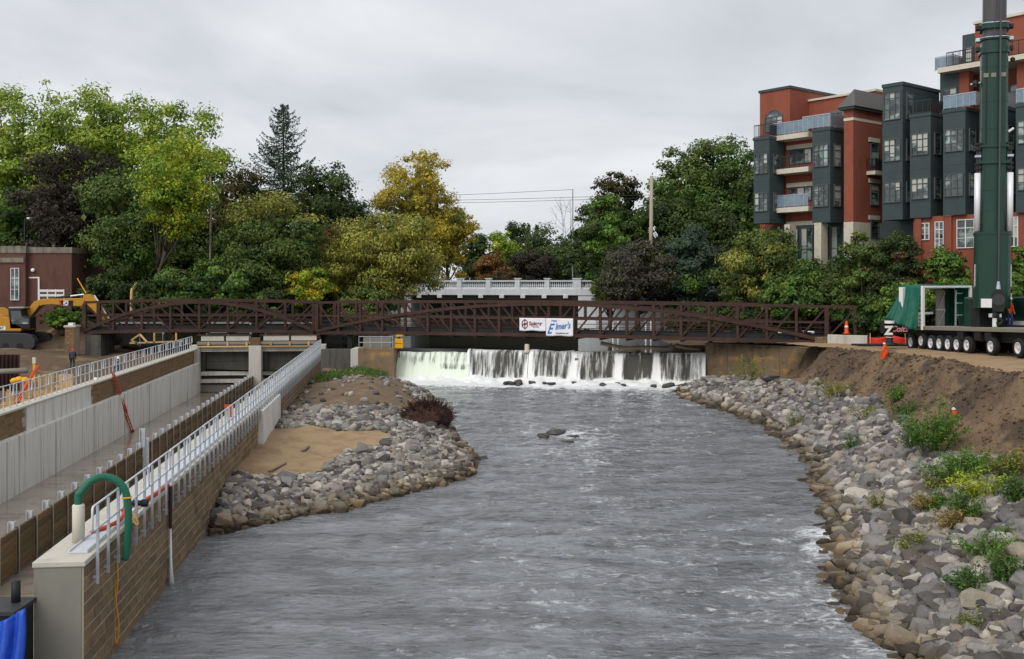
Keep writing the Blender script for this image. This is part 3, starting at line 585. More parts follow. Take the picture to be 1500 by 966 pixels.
m = MB(); m.box(-.2, .22, BUT0, BUT1, -1.5, TOP - .20); m.build('concrete_pier', 'concrete_streaked', rw, bevel=.02)
# ---- left wall of the flume
TL0, TL1 = 30., 90.3
lw = thing('flume_wall', 'long pale concrete flume wall with brown block band along its top', 'wall', F(QL, TL0), TH)
LL = TL1 - TL0
m = MB(); m.box(-.6, .28, 0, LL, FL - .3, 1.5); m.build('lower_wall', 'concrete_streaked', lw, bevel=.02)
m = MB(); m.box(-.55, -.03, 0, LL, 1.5, TOP - .1); m.build('upper_core', 'mortar', lw)
m = MB(); m.box(-.62, .06, -.01, LL, TOP - .1, TOP); m.build('cap', 'concrete_pale', lw, bevel=.015)
def tl(u): return tq(1500 / ((585 - u) / 17.4), QL) - TL0
PA, PB = tl(39), tl(133)
m = MB(); m.box(-.03, .012, PA, PB, 1.503, TOP - .103); m.build('bare_panel', 'concrete_streaked', lw)
VV = MB(); k = (TOP - .1 - 1.5) / 5
for c in range(5):
    y = -r.uniform(0, .4)
    while y < LL - 1.0:
        l = r.choice((.55, .7, .85)); y0 = max(y, 0); y1 = min(y + l, LL - 1.0)
        if y1 < PA or y0 > PB:
            b_ = block_mesh(y1 - y0 - .02, k - .02); dx_ = r.uniform(-.01, .008); VV.add([(a + dx_, p_ + y0 + .01, e_ + 1.51 + c * k) for (a, p_, e_) in b_.v], b_.f)
        y += l
o = VV.build('block_facing', 'block_tan', lw); o['kind'] = 'stuff'
m = MB(); m.box(-.5, .02, LL - 1.0, LL, 1.502, TOP - .102); m.build('end_pier', 'concrete', lw)
m = MB()
for i in range(9): m.box(.281, .292, 4 + i * 6.4, 4.03 + i * 6.4, FL, 1.48)
m.build('wall_joint', 'concrete_dark', lw)
# ---- timber lagging divider
TG0 = 27.
SPN = 1.655
lg = thing('lagging_wall', 'low timber plank divider with galvanised posts standing in the flume', 'wall', F(QG, TG0), TH)
pm = MB(); pm.box(-.25, -.23, -.1, .1, -.02, 1.66); pm.box(-.23, -.07, -.012, .012, -.02, 1.66); pm.box(-.07, -.05, -.1, .1, -.02, 1.66); post0 = pm.build('post', 'galv_pale', lg)
rod = MB(); rod.tube([(.085, 0, -.02), (.085, 0, 1.5)], .024, 6); rod0 = rod.build('tie_rod', 'galv', lg)
pk = MB(); pk.box(-.045, .045, .03, SPN - .03, 0, .232); plank0 = pk.build('plank', 'timber_lag', lg)
npost = int((90.1 - TG0) / SPN); gap = int((tq(1500 / ((585 - 209) / 12.6), QG) - TG0) / SPN)
for i in range(npost + 1):
    y = i * SPN
    if i: inst(post0.data, 'post', lg, (0, y, FL)); inst(rod0.data, 'tie_rod', lg, (0, y, FL))
    else: post0.location = (0, 0, FL); rod0.location = (0, 0, FL)
    if i == gap: inst(post0.data, 'tall_post', lg, (0, y + .9, FL), scale=(1.3, 1.3, 1.35)); continue
    if i == npost: break
    for c in range(6):
        z = FL + .02 + c * .24
        if i == 0 and c == 0: plank0.location = (0, y, z)
        else: inst(plank0.data, 'plank', lg, (r.uniform(-.012, .012), y, z))
# ---- railings (side mounted on the walls)
def railing(label, q, t0, t1, side, mount, group='galvanised railings along the flume walls'):
    g = thing('guard_railing', label, 'railing', F(q, t0, TOP), TH, group); Ln = t1 - t0
    pl = MB(); pl.box(-.03, .03, -.018, .018, -.62 if mount else 0, 1.04); 
    if mount: pl.box(-.09, -.03, -.03, .03, -.5, -.45)
    p0 = pl.build('post', 'galv', g); pan = 2.4; nseg = int(Ln / pan)
    m = MB(); a, b, zt, zm = .03, pan - .03, 1.07, .55; k = .08
    path = [(0, a + k, zm), (0, b - k, zm), (0, b - k * .3, zm + k * .3), (0, b, zm + k), (0, b, zt - k), (0, b - k * .3, zt - k * .3), (0, b - k, zt), (0, a + k, zt), (0, a + k * .3, zt - k * .3), (0, a, zt - k), (0, a, zm + k), (0, a + k * .3, zm + k * .3)]
    m.tube(path, .026, 6, closed=True); l0 = m.build('rail_loop', 'galv_pale', g, True)
    for i in range(nseg):
        if i: inst(l0.data, 'rail_loop', g, (0, i * pan, 0))
        for j in range(3):
            y = i * pan + .4 + j * .8
            if i == 0 and j == 0: p0.location = (0, y, 0)
            else: inst(p0.data, 'post', g, (0, y, 0))
    return g
railing('galvanised railing bolted to the outer face of the river wall', QW + .13, T0 + .1, T1, 1, True)
railing('galvanised railing running along the left flume wall beside the excavation', QL - .3, TL0, TL1, -1, False)
# aluminium walk plank on the cap
wp = thing('walk_plank', 'long aluminium plank lying along the river wall cap', 'plank', F(QW - .3, T0 + .6, TOP + .005), TH)
m = MB(); m.box(-.2, .2, 0, 62, 0, .03); m.box(-.2, -.17, 0, 62, .03, .07); m.box(.17, .2, 0, 62, .03, .07); m.build('tread', 'galv_pale', wp)
# pvc stub + green hose + ropes + orange hose
hp = P(115, 795, 22.6); stub = thing('pipe_stub', 'short cream plastic pipe standing upright on the wall cap', 'pipe', (hp.x, hp.y, TOP))
m = MB(); m.lathe([(.13, 0), (.13, .82), (.11, .84)], (0, 0, 0), 14); m.build('pipe', 'off_white', stub, True)
hs = thing('green_hose', 'thick dark green hose arching over the railing from the pipe stub', 'hose', (hp.x, hp.y, TOP + .8))
yy = hp.y
path = spline([(hp.x, yy, TOP + .78), (hp.x, yy, TOP + 1.05), P(118, 722, yy), P(132, 706, yy + .1), P(152, 699, yy + .3), P(172, 705, yy + .4), P(185, 724, yy + .45), P(188, 760, yy + .45), P(186, 800, yy + .45), P(183, 820, yy + .45)], 6)
m = MB(); m.tube(path, .085, 10); m.build('hose', 'hose_green', hs, True, w=True)
for k, (u0, v0) in enumerate([(183, 724)]):
    m = MB(); m.tube([Vector(P(186, 729, yy + .45)) + Vector((.10 * math.cos(a), .10 * math.sin(a), 0)) for a in np.linspace(0, 6.28, 10)], .02, 5); m.build('tie', 'yellow', hs, w=True)
yr = thing('yellow_rope', 'thin yellow rope hanging down the block face under the green hose', 'rope', P(181, 890, yy + .7))
m = MB(); fx_ = lambda v, du=0: Vector((wallx(yy + .8, 6.5) + .05 + du, yy + .8, ZC - (v - HOR) / FPX * (yy + .8)))
m.tube(spline([fx_(822), fx_(850, .02), fx_(880, -.02), fx_(915, .04), fx_(942, 0), fx_(935, -.04), fx_(890, -.06), fx_(850, -.03)], 5), .014, 5); m.build('rope', 'yellow', yr, w=True)
yr2 = thing('rope_coil', 'yellow rope tied in a loop on the railing post', 'rope', P(196, 757, 24))
m = MB(); m.tube(spline([P(190, 750, 24), P(198, 756, 24), P(203, 768, 24), P(197, 766, 24), P(193, 754, 24)], 5), .016, 5); m.build('rope', 'yellow', yr2, w=True)
oh = thing('orange_hose', 'faded orange hose lying along the wall cap behind the railing', 'hose', F(QW - .2, T0 + 2.6, TOP))
m = MB(); m.tube(spline([F(QW - .5, T0 + 2.2, TOP + .05), F(QW - .15, T0 + 2.8, TOP + .12), F(QW - .1, T0 + 3.4, TOP + .16), F(QW - .06, T0 + 3.6, TOP + .45), F(QW - .35, T0 + 4.4, TOP + .06), F(QW - .1, T0 + 5.6, TOP + .08), F(QW - .02, T0 + 7.0, TOP + .06), F(QW + .03, T0 + 7.6, TOP + .06)], 6), .05, 7); m.build('hose', 'ladder_red', oh, True, w=True)
bh = thing('discharge_pipe', 'thin rusty drain pipe spilling water down the river wall', 'pipe', F(QW + .05, T0 + 7.6, .0))
m = MB(); m.tube([F(QW + .09, T0 + 7.6, TOP + .02), F(QW + .09, T0 + 7.6, 1.55)], .05, 7); m.build('pipe', 'rust', bh, w=True)
m = MB(); m.tube([F(QW + .09, T0 + 7.6, 1.56), F(QW + .10, T0 + 7.6, .5), F(QW + .12, T0 + 7.6, -.1)], [.03, .045, .09], 7); m.build('water_jet', 'foam', bh, True, w=True)
cp = thing('black_pipe_end', 'short black pipe end poking through the railing beside the hose', 'pipe', F(QW + .1, T0 + 3.9, TOP + .35))
m = MB(); m.lathe([(.07, -.25), (.07, .12), (.095, .12), (.095, .25), (.07, .26)], (0, 0, 0), 12, 'x'); m.build('pipe', 'black', cp)
ts = thing('safety_tag', 'small red tag tied to the middle of the river wall railing', 'tag', F(QW - .1, tq(1500 / ((585 - 339) / 6.5), QW), TOP + .5), TH)
m = MB(); m.box(-.16, .16, -.02, .02, 0, .5); m.build('tag', 'ladder_red', ts)
# red extension ladder leaning on the left wall
def ladder(label, p, q, w_, mt):
    p, q = Vector(p), Vector(q); root = thing('extension_ladder', label, 'ladder', p); d = q - p; side = Vector((-ST, CT, 0)) * w_ / 2
    for s_ in (-1, 1):
        m = MB(); m.bar(p + side * s_, p + d * .62 + side * s_, .05, .09); m.bar(p + d * .34 + side * s_ * .84 + Vector((.05, 0, .02)), q + side * s_ * .84 + Vector((.05, 0, .02)), .045, .08); m.build('side_rail', mt, root, w=True)
    m0 = MB(); m0.tube([-side, side], .02, 6); rg = m0.build('rung', 'alum', root); n = int(d.length / .3)
    for i in range(1, n):
        pos = p + d * (i / n) - root.location
        if i == 1: rg.location = pos
        else: inst(rg.data, 'rung', root, pos)
    for s_ in (-1, 1):
        m = MB(); m.box(-.06, .06, -.05, .05, -.02, .1); f_ = m.build('foot', 'black', root); f_.location = p + side * s_ - root.location
tb = 1500 / ((585 - 194) / (17.4 - 1.3)); pb = F(QL + 1.35, 0, 0); 
lb = G(194, 633, FL); lt = Vector((wallx(61.8, 17.36), 61.8, 3.0))
ladder('red fibreglass extension ladder leaning against the pale flume wall', (lb.x, lb.y, FL), lt, .42, 'ladder_red')
# ---- black skip and blue tarp at the near end
sk = thing('pump_box', 'black steel box standing in the flume beside the wall end', 'box', (-10.75, 20.6, FL))
m = MB(); m.box(-1.4, .95, -.5, .4, 0, 3.0); m.build('body', 'black', sk, bevel=.03)
m = MB(); m.box(-1.45, 1.0, -.55, .42, 3.0, 3.08); m.build('rim', 'steel_dark', sk)
m = MB(); m.box(-1.42, .97, -.54, -.5, 2.0, 2.08); m.build('rib', 'steel_dark', sk)
m = MB(); m.tube([(.72, .1, 3.0), (.72, .1, 3.5)], .09, 10); m.build('stub_pipe', 'black', sk, True)
n_ = 60; xs = np.linspace(0, 1, n_); X, T = np.meshgrid(xs, np.linspace(0, 1, 40))
fold = .10 * np.sin(X * 26 + 3 * T) * (.3 + T) + .07 * np.sin(X * 47 + 5 * T)
V = np.stack([-.9 + 2.15 * X + .08 * np.sin(T * 6), -.58 - .45 * T - fold - .16 * np.sin(T * 3.14), 3.06 - 2.9 * T + .18 * np.sin(X * 7) * (1 - T) - .35 * (1 - T) * (1 - X) ** 2], -1).reshape(-1, 3)
idx = np.arange(X.size).reshape(X.shape); Fq = np.stack([idx[:-1, :-1], idx[:-1, 1:], idx[1:, 1:], idx[1:, :-1]], -1).reshape(-1, 4)
bt = np_mesh('blue_tarp', V, Fq, 'tarp_blue', None, True); bt.location = (-10.75, 20.6, FL); md = bt.modifiers.new('s', 'SOLIDIFY'); md.thickness = .02
tag(bt, 'crumpled blue tarpaulin hanging over the black box', 'tarp')
# ================================================================= head gates at the end of the flume
GY = 90.4
hg = thing('head_gate', 'concrete head gate frame with two dark gate bays at the end of the flume', 'gate', F(QL, GY), TH)
W_ = QW - QL; bays = [(.25, 4.45), (5.5, 10.2)]
m = MB(); m.box(4.45, 5.5, -.6, 1.6, FL, 2.95); m.build('centre_pier', 'concrete', hg, bevel=.03)
m = MB(); m.box(-.6, .25, -.1, 1.6, FL, 2.95); m.build('side_pier', 'concrete', hg); m = MB(); m.box(10.2, 10.9, -.1, 1.6, FL, 2.95); m.build('side_pier', 'concrete', hg)
for (a, b) in bays:
    m = MB(); m.box(a, b, .1, 1.6, 2.42, 2.78); m.build('lintel', 'concrete', hg)
    m = MB(); m.box(a, b, .9, 1.1, .65, 2.42); m.box(a, b, .84, .9, 1.55, 1.64); m.build('gate_leaf', 'concrete_dark', hg)
    m = MB(); m.box(a + .05, a + .4, .5, .9, .6, 2.42); m.build('gate_guide', 'steel_dark', hg)
    for (z0, z1, y0) in ((.35, .68, .35), (-.28, .02, .2), (-1.1, -.45, .45)):
        m = MB(); m.box(a, b, y0, 1.0, z0, z1); m.build('stop_log', 'concrete' if z1 > -.4 else 'concrete_grey', hg)
    m = MB(); m.box(a, b, .95, 1.0, FL, .6); m.build('back_panel', 'concrete_dark', hg)
    # walkway with toe boards above the bay
    m = MB(); m.box(a - .2, b + .2, -.15, 1.7, 2.95, 3.08); m.build('walkway', 'steel_dark', hg)
    m = MB(); m.box(a - .2, b + .2, -.2, -.14, 3.05, 3.3); m.build('kick_board', 'concrete_grey', hg)
    n = 3
    for i in range(2):
        w2 = (b - a) / 2; m = MB(); m.box(a + i * w2 + .12, a + (i + 1) * w2 - .06, -.06, .0, 3.36, 3.78); m.build('screen_panel', 'concrete_pale', hg)
    m = MB(); m.box(a - .2, b + .2, -.12, .06, 3.8, 3.9); m.box(a - .2, b + .2, -.12, .06, 3.28, 3.36); m.build('beam', 'rust', hg)
    for i in range(3):
        m = MB(); x = a + .7 + i * 1.6; m.box(x, x + .16, -.32, -.1, 2.96, 3.28); m.build('timber_block', 'lumber', hg)
    m = MB(); m.box(a - .2, b + .1, -.3, -.16, 2.82, 2.94); m.build('timber_board', 'lumber', hg)
m = MB(); m.box(4.55, 5.35, -.4, .6, 2.96, 3.6); m.build('timber_box', 'timber_lag', hg)
# white pipe frames above the gates, behind the footbridge
for i, (u0, u1, lab) in enumerate([(170, 240, 'white pipe frame with dark top seen through the left end of the footbridge'), (302, 368, 'white pipe frame with dark top above the left head gate'), (388, 458, 'white pipe frame with dark top above the right head gate')]):
    a = P(u0, 488, 98); b = P(u1, 488, 98); fr = thing('gate_hoist_frame', lab, 'frame', (a.x, a.y, 3.5), 0, 'gate hoist frames'); Lx = b.x - a.x
    m = MB(); 
    for z in (.12, 1.0): m.tube([(0, 0, z), (Lx - .2, 0, z), (Lx, 0, z - .15)], .085, 6)
    m.build('pipe_rail', 'white_paint', fr)
    m = MB(); m.prism([(0, .62), (Lx, .62), (Lx, .9), (Lx - .35, 1.25), (0, 1.3)], .1, 1.6); m.build('hood', 'black', fr)
    for x in (0.05, Lx * .5, Lx - .1):
        m = MB(); m.tube([(x, 0, -1.2), (x, 0, 1.0)], .04, 6); m.build('post', 'white_paint', fr)
    m = MB(); m.box(0, Lx, .4, 1.5, -1.2, .1); m.build('plinth', 'concrete_dark', fr)
# ================================================================= weir abutment left
ab = thing('weir_abutment', 'rust-stained dark concrete block at the left end of the weir', 'abutment', (-13.1, 86.5, 0))
m = MB(); m.box(.1, 3.15, 0, 3, -1.5, 2.85); m.build('block', 'concrete_old', ab, bevel=.05)
m = MB(); m.box(-.55, .09, .05, 3, -1.5, 2.75); m.build('pilaster', 'concrete', ab)
m = MB(); m.box(1.0, 2.1, -.03, 0, .05, .95); m.build('steel_plate', 'steel_dark', ab)
m = MB(); m.box(-3.6, -.56, 2.0, 3, -1, 2.6); m.build('wing_wall', 'concrete_dark', ab)
ar = thing('platform_railing', 'grey pipe railing round the small platform on the weir abutment', 'railing', (-13.1, 86.6, 2.86))
for z in (.45, .95): MB().tube([(.15, .05, z), (3.0, .05, z), (3.0, 2.6, z)], .035, 6).build('rail', 'galv', ar)
for (x, y) in ((.15, .05), (1.1, .05), (2.05, .05), (3.0, .05), (3.0, 2.6)): MB().tube([(x, y, 0), (x, y, .97)], .035, 6).build('post', 'galv', ar)
MB().box(.4, 2.8, .8, 1.4, 0, .8).build('cabinet', 'concrete_grey', ar)
yb = thing('yellow_box', 'bright yellow control box beside the weir abutment railing', 'box', (-9.62, 87.2, 2.5))
MB().box(-.35, .35, -.2, .3, .3, 1.1).build('body', 'yellow', yb, bevel=.03); MB().box(-.25, .3, -.25, .3, 1.3, 1.42).build('lamp', 'yellow', yb); MB().tube([(0, .1, -.5), (0, .1, 1.3)], .06, 6).build('post', 'steel_dark', yb)
MB().box(-.3, .3, -.205, -.2, .68, .72).build('seam', 'rail_dark', yb)
# ================================================================= right training wall
d = WB - WA; LN = float(np.hypot(*d)); rt = thing('training_wall', 'rust-stained old concrete wall under the right end of the footbridge', 'wall', (WA[0], WA[1], 0), math.atan2(d[1], d[0]))
m = MB(); m.box(-.1, LN, 0, 1.2, -1.5, 3.35); m.build('wall', 'concrete_old', rt, bevel=.04)
m = MB(); m.box(-.12, LN, -.03, 1.2, 3.35, 3.5); m.build('coping', 'concrete_old', rt)
for i in range(4): MB().box(1.8 + i * 2.2, 1.84 + i * 2.2, -.012, 0, -1, 3.3).build('joint', 'concrete_dark', rt)
rp = thing('wall_pillar', 'orange-stained square concrete pillar at the end of the training wall', 'pillar', (23.2, 76.0, 0)); MB().box(-.45, .55, 0, 1.0, 1.5, 4.32).build('pillar', 'concrete_old', rp, bevel=.04)
cbz = 8.45 - (508 - 413) / 1500 * 74.5; a = P(1212, 508, 75.5); b = P(1270, 508, 74.0)
cbr = thing('concrete_barrier', 'pale streaked concrete barrier wall beside the crane mats', 'barrier', (a.x, a.y, 3.6), math.atan2(b.y - a.y, b.x - a.x)); MB().box(0, (b - a).length, 0, .35, -.6, .95).build('barrier', 'concrete', cbr, bevel=.03)
# ================================================================= steel footbridge
def span(label, p0, p1, n, ext=0, zb=3.65, zt=6.68, width=3.2, yoff=0):
    p0, p1 = Vector(p0), Vector(p1); Ls = (p1 - p0).length; rot = math.atan2(p1.y - p0.y, p1.x - p0.x)
    g = thing('footbridge_span', label, 'bridge', (p0.x, p0.y, zb), rot, 'spans of the rusty truss footbridge'); h = zt - zb; pl = Ls / n
    cam_ = lambda x: .18 * (1 - (2 * x / Ls - 1) ** 2) if 0 <= x <= Ls else 0
    for side in (0, 1):
        y = side * width + yoff
        for nm, z, sz in (('bottom_chord', .17, .30), ('top_chord', h - .12, .22)):
            m = MB(); 
            for i in range(n): m.bar((i * pl, y, z + cam_(i * pl)), ((i + 1) * pl, y, z + cam_((i + 1) * pl)), sz * .8, sz)
            if ext and nm == 'top_chord': m.bar((Ls, y, z), (Ls + ext, y, z), sz * .8, sz)
            m.build(nm, 'rust', g)
        m = MB(); m.bar((.05, y - .0, 1.72), (Ls - .05, y, 1.72), .11, .16); m.build('mid_rail', 'rust', g)
        vz = h - .5; vm = MB(); vm.box(-.105, .105, -.105, .105, .32, vz + .28); v0 = None
        for i in range(n + 1):
            k = 1.5 if i in (0, n) else 1.0
            if v0 is None: v0 = vm.build('vertical', 'rust', g); v0.location = (i * pl, y, cam_(i * pl)); v0.scale = (k, k, 1)
            else: inst(v0.data, 'vertical', g, (i * pl, y, cam_(i * pl)), scale=(k, k, 1))
        if ext:
            inst(v0.data, 'vertical', g, (Ls + ext, y, 0)); m = MB(); m.bar((Ls, y, .5), (Ls + ext, y, h - .3), .12, .12); m.build('diagonal', 'rust', g)
        d0 = {}
        for i in range(n):
            dn = i < n / 2
            if dn not in d0:
                m = MB(); m.bar((.1, 0, h - .28) if dn else (.1, 0, .36), (pl - .1, 0, .36) if dn else (pl - .1, 0, h - .28), .12, .13); d0[dn] = m.build('diagonal', 'rust', g); d0[dn].location = (i * pl, y, cam_(i * pl))
            else: inst(d0[dn].data, 'diagonal', g, (i * pl, y, cam_(i * pl)))
        m = MB(); k = 28; pts = [(Ls * i / k, y - .12 if side == 0 else y + .12, .30 + (h - .58) * (1 - abs(2 * i / k - 1) ** 2.0) + cam_(Ls * i / k)) for i in range(k + 1)]
        for a, b in zip(pts[:-1], pts[1:]): m.bar(a, b, .16, .26)
        m.build('arch_chord', 'rust', g)
        for z in (.95, 1.3): MB().bar((.1, y + .16 * (1 if side == 0 else -1), z), (Ls - .1, y + .16 * (1 if side == 0 else -1), z), .04, .05).build('hand_rail', 'rust', g)
    m = MB(); m.box(0, Ls + ext, .2 + yoff, width - .2 + yoff, .42, .58); m.build('deck', 'black', g)
    m = MB(); m.box(0, Ls + ext, .13 + yoff, .2 + yoff, .25, .72); m.box(0, Ls + ext, width - .2 + yoff, width - .13 + yoff, .25, .72); m.build('toe_board', 'black', g)
    fb = None
    for i in range(n + 1):
        if fb is None: fb = MB().box(-.08, .08, 0, width, .02, .3).build('floor_beam', 'rust', g)
        else: inst(fb.data, 'floor_beam', g, (i * pl, 0, 0))
    return g
J = P(465, 490, 93.0); K = P(1211, 500, 77.5); K2 = P(1252, 500, 76.6)
span('long rusty steel truss footbridge span crossing above the weir', (J.x, J.y, 0), (K.x, K.y, 0), 20, (K2 - K).length - .0)
A0 = P(124, 490, 93.4); A1 = P(460, 490, 93.4)
span('short rusty steel truss footbridge span above the head gates', (A0.x, A0.y, 0), (A1.x, A1.y, 0), 8)
# piers
pp = thing('bridge_pier', 'brown block-faced pier holding up the left end of the footbridge', 'pier', (A0.x - .75, 92.0, 0))
VV = MB(); VV.box(-.42, .42, .04, 1.1, .2, 4.35); VV.build('core', 'mortar', pp)
m = MB()
for c in range(15):
    z = .5 + c * .262; x = -.45 
    for l in ((.5, .4) if c % 2 else (.3, .6)): m.cbox(x + .01, x + l - .01, -.02, .05, z, z + .24, .012); x += l
o = m.build('block_facing', 'block_tan', pp); o['kind'] = 'stuff'
MB().box(-.52, .52, -.08, 1.15, 4.36, 4.52).build('cap', 'concrete_pale', pp); MB().box(-.2, .25, .1, .6, 4.52, 4.75).build('bag', 'white_paint', pp)
p2 = thing('bridge_abutment', 'concrete abutment under the left end of the footbridge, coloured dark as shade', 'abutment', (A0.x + .3, 93.0, 0)); MB().box(-.2, 1.2, .3, 3.6, -.2, 3.6).build('block', 'concrete_dark', p2)  # shade beneath the span is put into the block's dark colour
p3 = thing('bridge_pier', 'rusty steel pier where the two footbridge spans meet', 'pier', (J.x - .1, J.y, 0)); 
for y in (.3, 2.8): MB().box(-.22, .22, y - .22, y + .22, -.5, 3.62).build('column', 'rust', p3)
MB().box(-.4, .4, 0, 3.2, 3.3, 3.63).build('cap_beam', 'rust', p3)
p4 = thing('bridge_pier', 'thin dark steel post under the footbridge near the abutment railing', 'pier', P(512, 507, 91.9) * 1); p4.location.z = 2.0
MB().box(-.2, .2, .2, .6, -1, 1.66).build('column', 'black', p4)
# ---- banners on the bridge
def text_mesh(name, body, size, mt, parent, loc, rot=(R(90), 0, 0), shear=0, bold=0, ext=.003, sx=1, align='LEFT'):
    cu = bpy.data.curves.new(name, 'FONT'); cu.body = body; cu.size = size; cu.shear = shear; cu.offset = bold; cu.extrude = ext; cu.align_x = align
    t = bpy.data.objects.new(name, cu); C.objects.link(t); bpy.context.view_layer.update()
    me = bpy.data.meshes.new_from_object(t.evaluated_get(bpy.context.evaluated_depsgraph_get())); bpy.data.objects.remove(t)
    me.materials.clear(); me.materials.append(MATS[mt]); me.name = name
    o = bpy.data.objects.new(name, me); C.objects.link(o); o.parent = parent; o.location = loc; o.rotation_euler = rot; o.scale = (sx, 1, 1); return o
bd = (K - J); bd.z = 0; bd.normalize(); BR = math.atan2(bd.y, bd.x)
def on_bridge(u, v, off=.26):
    k = (u - 750) / FPX; # point on near truss line, off metres in front
    nx, ny = bd.y, -bd.x; x0, y0 = J.x + nx * off, J.y + ny * off; t = (k * y0 - x0) / (bd.x - k * bd.y); p = Vector((x0 + bd.x * t, y0 + bd.y * t, 0)); p.z = ZC - (v - HOR) / FPX * p.y; return p
def cloth(name, w_, h_, amp, parent, seed, mt='banner'):
    xs = np.linspace(0, w_, 26); zs = np.linspace(0, h_, 14); X, Z = np.meshgrid(xs, zs); Y = amp * (vnoise(X * 2, Z * 2, seed) - .5); sag = -.05 * np.sin(X / w_ * 9.4) * (1 - Z / h_) * .5
    V = np.stack([X, Y, Z + sag], -1).reshape(-1, 3); idx = np.arange(X.size).reshape(X.shape); Fq = np.stack([idx[:-1, :-1], idx[:-1, 1:], idx[1:, 1:], idx[1:, :-1]], -1).reshape(-1, 4)
    o = np_mesh(name, V, Fq, mt, parent, True); md = o.modifiers.new('s', 'SOLIDIFY'); md.thickness = .01; return o
a = on_bridge(761, 484.5); b = on_bridge(799.5, 484.5); hh = (484.5 - 466) / FPX * a.y
bn1 = thing('banner', 'white banner with a maroon shield logo tied to the footbridge', 'banner', a, BR, 'banners on the footbridge'); w1 = (b - a).length; cloth('sheet', w1, hh, .03, bn1, 3)
m = MB(); cx, cz, rr = .17 * w1 * 1.0 + .08, hh * .52, hh * .30
def ring(m, pts, y0, wd):
    for p, q in zip(pts, pts[1:] + pts[:1]): m.bar((p[0], y0, p[1]), (q[0], y0, q[1]), .006, wd, up=(0, 1, 0)) if False else m.tube([(p[0], y0, p[1]), (q[0], y0, q[1])], wd / 2, 6)
shield = [(cx, cz + rr * 1.25), (cx + rr * .75, cz + rr * .62), (cx + rr * .75, cz - rr * .62), (cx, cz - rr * 1.25), (cx - rr * .75, cz - rr * .62), (cx - rr * .75, cz + rr * .62)]
ring(m, shield, -.02, .07); m.tube([(cx + rr * .7, -.02, cz + rr * .25), (cx - rr * .5, -.02, cz + rr * .05), (cx + rr * .5, -.02, cz - rr * .1), (cx - rr * .7, -.02, cz - rr * .3)], .045, 6); m.tube([(cx, -.02, cz - rr), (cx, -.02, cz + rr)], .03, 6)
m.build('shield_logo', 'banner_maroon', bn1)
text_mesh('lettering', 'Spicer', hh * .42, 'banner_maroon', bn1, (w1 * .37, -.025, hh * .44), bold=.012, sx=1.02)
text_mesh('lettering', 'group', hh * .2, 'banner_maroon', bn1, (w1 * .52, -.025, hh * .27))
a = on_bridge(799.8, 492, .29); b = on_bridge(839.5, 492, .29); hh = (492 - 466.5) / FPX * a.y; w1 = (b - a).length
bn2 = thing('banner', 'white banner with blue script lettering tied to the footbridge', 'banner', a, BR, 'banners on the footbridge'); cloth('sheet', w1, hh, .03, bn2, 5)
text_mesh('lettering', 'Team', hh * .15, 'banner_blue', bn2, (w1 * .18, -.025, hh * .82), shear=.3, bold=.008)
text_mesh('lettering', 'E', hh * .82, 'banner_blue', bn2, (w1 * .03, -.025, hh * .13), shear=.5, bold=.015, sx=.72)
t_ = text_mesh('lettering', "lmer's", hh * .50, 'banner_blue', bn2, (w1 * .34, -.025, hh * .36), rot=(R(90), R(-6), 0), shear=.45, bold=.012, sx=.74)
text_mesh('lettering', 'teamelmers.com', hh * .115, 'banner_navy', bn2, (w1 * .36, -.025, hh * .13), bold=.004)
a = on_bridge(846, 482, -3.0); b = on_bridge(873, 482, -3.0)
bn3 = thing('banner', 'plain white back of a banner on the far truss of the footbridge', 'banner', a, BR, 'banners on the footbridge'); cloth('sheet', (b - a).length, 15 / FPX * a.y, .03, bn3, 8)
# ================================================================= white balustrade road bridge
WY = 119.; wl = P(470, 440, WY + 8); wr = P(935, 440, WY)
wb = thing('road_bridge', 'white concrete road bridge with balustrade behind the footbridge', 'bridge', (wl.x, wl.y, 0), math.atan2(wr.y - wl.y, wr.x - wl.x)); LB = (wr - wl).length
zt = 8.62; 
SP0 = LB * .30; SP1 = LB * .822
mat('bridge_white', (.66, .68, .70), .75, layers=[((.5, .51, .52), (2, 2, .5), .45, .72, .6)])
m = MB(); m.box(0, LB, -.35, .35, zt - .16, zt); m.build('top_rail', 'bridge_white', wb); m = MB(); m.box(0, LB, -.25, .25, zt - 1.02, zt - .82); m.build('bottom_rail', 'bridge_white', wb)
m = MB(); m.box(-2, LB + 2, -.5, 9, zt - 1.75, zt - 1.02); m.build('deck_beam', 'bridge_white', wb)
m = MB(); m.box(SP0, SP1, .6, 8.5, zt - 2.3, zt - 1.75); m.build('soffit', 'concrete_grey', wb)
bayl = LB / 11; 
for i in range(12):
    x = i * bayl; big = (abs(x - SP1) < bayl * .6); w2 = .55 if not big else .95
    MB().box(x - w2 / 2, x + w2 / 2, -.45, .45, zt - 1.02, zt + .16).build('pedestal', 'bridge_white', wb); MB().box(x - w2 / 2 - .1, x + w2 / 2 + .1, -.52, .52, zt + .16, zt + .26).build('pedestal_cap', 'bridge_white', wb)
    if i < 11:
        m = MB(); n = 13
        for j in range(n):
            xx = x + w2 / 2 + (bayl - w2) * (j + .5) / n; m.lathe([(.05, zt - .82), (.11, zt - .6), (.05, zt - .35), (.08, zt - .16)], (xx, 0, 0), 6)
        o = m.build('balusters', 'bridge_white', wb); o['kind'] = 'stuff'
m = MB(); m.box(SP1, LB + 4, -.4, 8, 1.5, zt - 1.75); m.build('abutment', 'bridge_white', wb); m = MB(); m.box(-6, SP0, -.4, 8, 1.5, zt - 1.75); m.build('abutment', 'bridge_white', wb)
for i in range(8): x = SP0 + .8 + i * (SP1 - SP0) / 8; MB().box(x, x + .55, -.62, -.2, zt - 2.1, zt - 1.75).build('bracket', 'bridge_white', wb)
